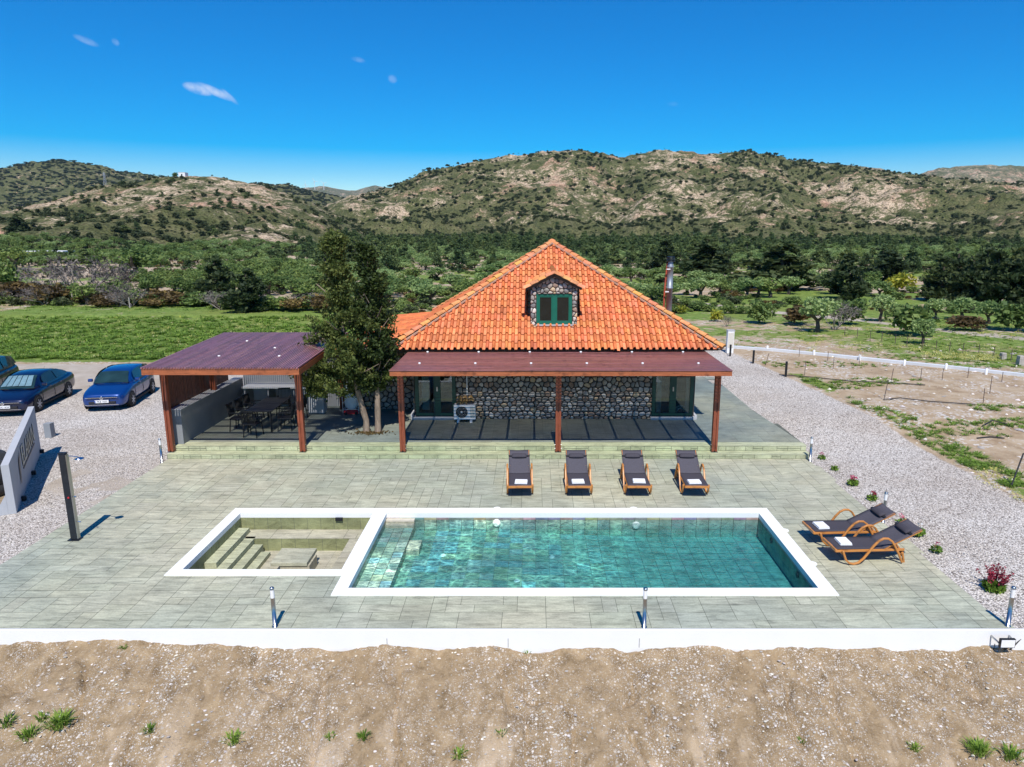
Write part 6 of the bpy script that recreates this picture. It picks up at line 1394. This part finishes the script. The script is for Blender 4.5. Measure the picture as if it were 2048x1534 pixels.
# stones lying on the bare slope and the plot
def rock_mesh(n,seed,posf,smin,smax,name,label):
    rs=np.random.default_rng(seed); base=np.array([(1,0,0),(.5,.87,0),(-.5,.87,0),(-1,0,0),(-.5,-.87,0),(.5,-.87,0),(0,0,.62),(0,0,-.4)],float); F_=[(i,(i+1)%6,6) for i in range(6)]+[((i+1)%6,i,7) for i in range(6)]
    mb=MB(); P=posf(n,rs)
    for (x,y,z) in P:
        s=smin*(smax/smin)**(rs.random()**2.6); v=base*(1+rs.normal(size=(8,3))*.2)*[s,s*rs.uniform(.6,1),s*rs.uniform(.5,.9)]; a=rs.uniform(0,6.28); ca,sa=math.cos(a),math.sin(a); k=rs.uniform(.6,1.45)
        mb.add([(x+p[0]*ca-p[1]*sa,y+p[0]*sa+p[1]*ca,z+p[2]) for p in v],F_,(k,k*rs.uniform(.95,1.02),k*rs.uniform(.88,1.03)))
    o=mb.build(name,'pebble'); return tag(o,label,'stones',kind='stuff')
def psl(n,rs):
    o=[]
    while len(o)<n:
        x=rs.uniform(-8.5,9.2); y=rs.uniform(8.2,11.38)
        if float(fbm(np.array(x/.8+y*.2),np.array(y/2.2),97,3))<.40 and rs.random()<.7: continue
        o.append((x,y,slope_z(x,y)))
    return o
rock_mesh(6500,5,psl,.006,.036,'slope_stones','pale stones scattered over the bare earth slope')
def ppl(n,rs):
    o=[]
    while len(o)<n:
        x=rs.uniform(12,30); y=rs.uniform(14,41)
        if x<float(np.interp(y,[10,20.44,29.1,34.1,44],[13.2,12.75,12.15,11.6,10.4])): continue
        o.append((x,y,float(Gz(np.array(x),np.array(y)))+.01))
    return o
rock_mesh(1800,6,ppl,.02,.13,'plot_stones','pale stones lying on the bare plot')
# gravel thrown up at the terrace edges
def pgv(n,rs):
    o=[]
    while len(o)<n:
        if rs.random()<.5: x=8.7+rs.exponential(1.2); y=rs.uniform(11.5,30)
        else: x=-11.4-rs.exponential(1.6); y=rs.uniform(11.6,26)
        if 7.6<x<13 or -20<x<-11.39: o.append((x,y,float(Gz(np.array(x),np.array(y)))+.012))
    return o
rock_mesh(12000,7,pgv,.008,.026,'gravel','loose pale gravel covering the yard beside the terrace')
# flowering plants in a line along the right edge
def plant(x,y,label,pet,s=1.,n=120,nf=26,tall=False):
    r=empty('flowering_plant',(x,y,.0),0,label,'plant','young flowering plants along the right edge of the terrace'); P,d=lobes_points([(0,0,.07*s,.11*s,.11*s,.07*s),(.05*s,.03*s,.06*s,.08*s,.08*s,.06*s)],n,.3)
    o=ob(leaves_mesh('leaves',P,.04*s,['leaf_grass'],d,1.2),'leaves'); o.parent=r
    if nf: P,d=lobes_points([(0,0,.17*s,.09*s,.09*s,.05*s)],nf,.2); o=ob(leaves_mesh('flowers',P,.035*s,[pet],None,1.),'flowers'); o.parent=r
plant(8.96,20.9,'pink flowering plant nearest the terrace steps','petal_pink',1.1); plant(8.93,19.86,'plain green plant between two pink ones','petal_pink',1.1,150,0); plant(8.92,18.62,'largest pink flowering plant in the line','petal_pink',1.4,200,50); plant(8.93,17.5,'dark red flowering plant beside the farther side lounger','petal_red',1.3,150,30)
plant(8.95,16.0,'sparse pink plant between the bollard and the lounger','petal_pink',1.2,60,20); plant(8.97,15.32,'broad green plant with one white flower behind the near lounger','petal_white',1.5,260,6); plant(8.92,14.45,'small purple tinged plant in front of the side loungers','petal_pink',1.2,130,10)
r=empty('red_flowering_bush',(9.12,12.78,0),0,'bushy plant with long red flowering stems by the right front bollard','plant'); mb=MB(); tips=[]
for k in range(34):
    a=random.uniform(0,6.28); l=random.uniform(.05,.34); h=random.uniform(.28,.52); p=Vector((math.cos(a)*.05,math.sin(a)*.05,0)); q=Vector((math.cos(a)*l,math.sin(a)*l,h)); mb.tube([p,p.lerp(q,.5)+Vector((0,0,.05)),q],[.006,.005,.003],4); tips+=[p.lerp(q,f)+Vector((0,0,.05*(1-f))) for f in (.6,.7,.8,.9,1.)]
mb.build('stems','stem_red',r); P=np.repeat(np.array([tuple(t_) for t_ in tips]),3,0)+RN.normal(size=(len(tips)*3,3))*.014; o=ob(leaves_mesh('blossom',P,.03,['petal_red'],None,1.6),'blossom'); o.parent=r
P,d=lobes_points([(0,0,.08,.19,.19,.13)],420,.2); o=ob(leaves_mesh('leaves',P,.05,['leaf_grass'],d+np.array([0,0,.8]),2.6),'leaves'); o.parent=r

# ------------------------------------------------------------ kerb, posts, fences on the right
kp=[gpos(u,v) for u,v in ((1440,704),(1454,705),(1558,713),(1669,724),(1780,736),(1906,749),(2048,765),(2200,783))]
mb=MB()
for i in range(len(kp)-1): a,b=kp[i],kp[i+1]; mb.beam((a[0],a[1],.16+.13*(a[1]<43)),(b[0],b[1],.16+.13),.26,.26)
tag(mb.build('low_kerb','pipe_white'),'long low pale concrete kerb curving across the plot on the right','kerb')
def stick(name,u,v,h,r,mat,label,cat,group,lean=(0,0),n=6):
    x,y=G(u,v,.22); z=float(Gz(np.array(x),np.array(y))); mb=MB(); mb.tube([(0,0,-.1),(lean[0],lean[1],h)],r,n); o=mb.build(name,mat); o.location=(x,y,z); return tag(o,label,cat,group)
for i,(u,v,h,l) in enumerate(((1460,714,.62,'black post at the drive edge nearest the roof corner'),(1506,729,.68,'middle one of three black posts by the drive'),(1571,756,.72,'nearest of three black posts by the drive'))):
    o=stick('drive_post',u,v,h,.055,'black_metal',l,'post','black posts along the drive')
for i,(u,v,h,le) in enumerate(((1530,733,.62,(.15,.0)),(1609,753,.7,(.0,0)),(1666,740,.6,(0,0)),(1598,716,.5,(0,0)),(1655,724,.5,(0,0)),(1718,733,.6,(.0,0)),(1781,768,.65,(.06,0)),(1767,802,.8,(.1,0)),(1841,760,.5,(0,0)),(1884,762,.5,(0,0)),(1935,758,.5,(0,0)),(1979,790,.75,(0,0)),(1966,809,.6,(-.02,0)),(2003,766,.45,(0,0)))):
    stick('vine_stake',u,v,h,.014,'rust_post','thin rusty vine stake on the bare plot to the right','stake','thin vine stakes on the bare plot',le,5)
stick('leaning_pole',2022,960,.9,.022,'black_plastic','dark leaning pole at the right edge of the bare plot','pole',None,(.45,.3))
for nm,pts,l in (('irrigation_hose',((1558,752),(1622,757),(1700,765),(1781,768),(1850,773)),'black irrigation hose lying far across the bare plot'),('irrigation_hose',((1767,802),(1800,799),(1860,806),(1950,812)),'black irrigation hose from the leaning stake'),('irrigation_hose',((1965,850),(1985,842),(2015,848)),'short looped black hose on the right of the plot'),('irrigation_hose',((1955,868),(1980,866),(2010,868)),'short black hose nearest the drive on the plot')):
    mb=MB(); P=[]
    for (u,v) in pts: x,y=G(u,v,.26); P.append((x,y,float(Gz(np.array(x),np.array(y)))+.05))
    mb.tube(P,.022,5); tag(mb.build(nm,'black_plastic'),l,'hose')
for (u,v) in ((1537,706),(1631,715),(1723,725),(1813,736),(1897,744),(1978,755)):
    x,y=G(u,v,.2); z=float(Gz(np.array(x),np.array(y))); mb=MB(); mb.lathe([(.06,-.02),(.055,.28),(.03,.30)],n=10); o=mb.build('white_marker','white_paint'); o.location=(x,y+.25,z); tag(o,'small white marker standing behind the low kerb','marker','white markers behind the kerb')
for (u,v,w_,h,l) in ((2004,725,.26,.34,'smaller pinkish concrete block near the far fence'),(2039,737,.30,.48,'taller pinkish concrete block near the right edge')):
    x,y=G(u,v,.1); mb=MB(); mb.box(-w_/2,w_/2,-w_/2,w_/2,-.05,h*.62); mb.box(-w_/2+.01,w_/2-.01,-w_/2+.01,w_/2-.01,h*.621,h); o=mb.build('concrete_block','concrete_block',bevel=.02); o.location=(x,y,float(Gz(np.array(x),np.array(y)))); tag(o,l,'block')
def fence(pts,h,mat,label,r=.02,wires=(.35,.7,.95)):
    P=[gpos(u,v) for u,v in pts]; f=empty('wire_fence',(P[0][0],P[0][1],0),0,label,'fence'); o0=Vector((P[0][0],P[0][1],0)); tops=[]
    for (x,y) in P:
        z=float(terr(np.array(x),np.array(y))); mb=MB(); mb.tube([Vector((x,y,z-.1))-o0,Vector((x,y,z+h))-o0],r,5); mb.build('post',mat,f); tops.append(Vector((x,y,z))-o0)
    mb=MB()
    for k in wires: mb.tube([p+Vector((0,0,h*k)) for p in tops],.004,3,cap=False)
    mb.build('wire',mat,f)
fence(((1688,682),(1713,686),(1739,690),(1762,693),(1789,698),(1812,703),(1843,708),(1870,712),(1897,715),(1924,718),(1955,722),(1985,727),(2020,733),(2060,740)),.62,'rust_post','wire fence on thin rusty posts crossing the grass at the right')
fence(((115,602),(146,606),(190,610),(214,613),(260,616)),.95,'concrete_block','short wire fence with pale posts at the far left field edge',.05)
# ------------------------------------------------------------ far things
x,y=G(92,522,0); sh2=empty('long_shed',(x,y,float(terr(np.array(x),np.array(y)))),.05,'long low pale blue shed with white flat roof at the left among the trees','shed')
mb=MB(); mb.box(-5,5,-2,2,0,1.7); mb.build('wall','blue_shed',sh2); mb=MB(); mb.box(-5.3,5.3,-2.4,2.3,1.701,1.9); mb.build('roof','white_paint',sh2)
for xx,ww in ((-4.2,.7),(-1.9,.7),(1.8,.9)): mb=MB(); mb.box(xx,xx+ww,-2.03,-2.001,.5,1.2); mb.build('window','window_glass',sh2)
mb=MB(); mb.box(.1,.9,-2.03,-2.001,.05,1.4); mb.build('door','red_plastic',sh2)
def ongrid(u,yy): 
    q=crest(CR_B,np.array((u-CX)/1443.)) ; x=(u-CX)/1443.*yy; return x,yy,float(terr(np.array(x),np.array(yy)))
x,y,z=ongrid(378,427.); hh=empty('hilltop_house',(x,y,z-.4),0,'tiny white house on the crest of the left hill','house'); mb=MB(); mb.box(-1.9,1.9,-2,2,0,2.4); mb.build('wall','white_paint',hh); mb=MB(); mb.box(-2.0,2.0,-2.1,2.1,2.401,2.55); mb.build('roof','white_paint',hh); mb=MB(); mb.box(-.4,.4,-2.03,-2.001,.6,1.6); mb.build('window','window_glass',hh)
place(TBB[0],'shrub',x-4.6,y,4.4,5.0,'dark shrub beside the tiny white hilltop house','shrub')
x,y,z=ongrid(222,452.); lt=empty('lattice_mast',(x,y,z),0,'thin grey lattice mast behind the left hill','mast'); mb=MB()
for a in range(4):
    sx,sy=((-1,-1),(1,-1),(1,1),(-1,1))[a]; mb.tube([(sx*.9,sy*.9,-2),(sx*.2,sy*.2,10)],.09,4)
for k in range(6): z0=k*1.6; w_=.9-.7*z0/10; w2=.9-.7*(z0+1.6)/10; mb.tube([(-w_,-w_,z0),(w2,-w2,z0+1.6)],.06,3); mb.tube([(w_,-w_,z0),(-w2,-w2,z0+1.6)],.06,3)
mb.build('tower','hub_grey',lt); mb=MB(); mb.beam((-1.6,0,8.2),(1.6,0,8.2),.12,.12); mb.beam((-1.2,0,9.4),(1.2,0,9.4),.12,.12); mb.build('crossarm','hub_grey',lt)
for i,(u,hgt) in enumerate(((617,46),(635,62),(653,50))):
    yy=5900.; x=(u-CX)/1443.*yy; z=float(terr(np.array(x),np.array(yy))); wt=empty('wind_turbine',(x,yy,z),0,('left','tallest middle','right')[i]+' one of three tiny wind turbines on the blue ridge','wind turbine','wind turbines on the horizon')
    mb=MB(); mb.tube([(0,0,-5),(0,0,hgt)],[2.6,1.8],8); mb.build('tower','white_paint',wt)
    for k in range(3): mb=MB(); a=R(90+120*k+i*25); mb.tube([(0,-4,hgt),(math.cos(a)*30,-4,hgt+math.sin(a)*30)],[1.6,.6],5); mb.build('blade','white_paint',wt)
# ------------------------------------------------------------ air
if HAZE:
    mb=MB(); mb.box(-9500,9500,-60,9200,-12,700); m,t,b=newmat('air'); t.nodes.remove(b); pv=t.nodes.new('ShaderNodeVolumePrincipled'); pv.inputs['Color'].default_value=(.42,.66,1,1); pv.inputs['Density'].default_value=3.2e-5; pv.inputs['Anisotropy'].default_value=0; t.links.new(pv.outputs[0],t.nodes['Material Output'].inputs['Volume'])
    tag(mb.build('haze','air'),kind='stuff')

# ------------------------------------------------------------ give every repeated small piece a mesh of its own
def split_pieces(o,tol=.012):
    me=o.data; nv=len(me.vertices); par=list(range(nv))
    def find(i):
        while par[i]!=i: par[i]=par[par[i]]; i=par[i]
        return i
    for p in me.polygons:
        a=find(p.vertices[0])
        for q in p.vertices[1:]: par[find(q)]=a
    co=[v.co.copy() for v in me.vertices]; gr={}
    for i in range(nv): gr.setdefault(find(i),[]).append(i)
    bx=[]
    for k,vs in gr.items(): bx.append([[min(co[i][a] for i in vs)-tol/2 for a in range(3)],[max(co[i][a] for i in vs)+tol/2 for a in range(3)],{k}])
    ch=True
    while ch:
        ch=False
        for i in range(len(bx)):
            for j in range(i+1,len(bx)):
                A,B_=bx[i],bx[j]
                if all(A[0][a]<=B_[1][a] and B_[0][a]<=A[1][a] for a in range(3)):
                    bx[i]=[[min(A[0][a],B_[0][a]) for a in range(3)],[max(A[1][a],B_[1][a]) for a in range(3)],A[2]|B_[2]]; bx.pop(j); ch=True; break
            if ch: break
    if len(bx)<2: return
    root={i:find(i) for i in range(nv)}
    for n_,(lo,hi,ks) in enumerate(bx):
        tgt=o if n_==0 else o.copy()
        m2=me.copy(); bm=bmesh.new(); bm.from_mesh(m2); bm.verts.ensure_lookup_table()
        bmesh.ops.delete(bm,geom=[v for v in bm.verts if root[v.index] not in ks],context='VERTS'); bm.to_mesh(m2); bm.free()
        tgt.data=m2
        if n_: COL.objects.link(tgt)
names=('pool_light','floor_nozzle','jet_ring','bracket','fixing_cap','spotlight','curtain','sill','glass_pane','foot','support','bearer','crack','clamp','strap','tap','return_wall','cable','crossarm','front_beam','entry_step')
for o in [q for q in bpy.data.objects if q.type=='MESH' and q.name.split('.')[0] in names and q.users_collection]:
    if o.name.split('.')[0]=='strap' and o.data.users>1: continue
    split_pieces(o)
for o in list(bpy.data.objects):    # wheels of the trolley
    if o.type=='MESH' and o.name.startswith('wheel') and not o.name.startswith('wheel_arch'): split_pieces(o)
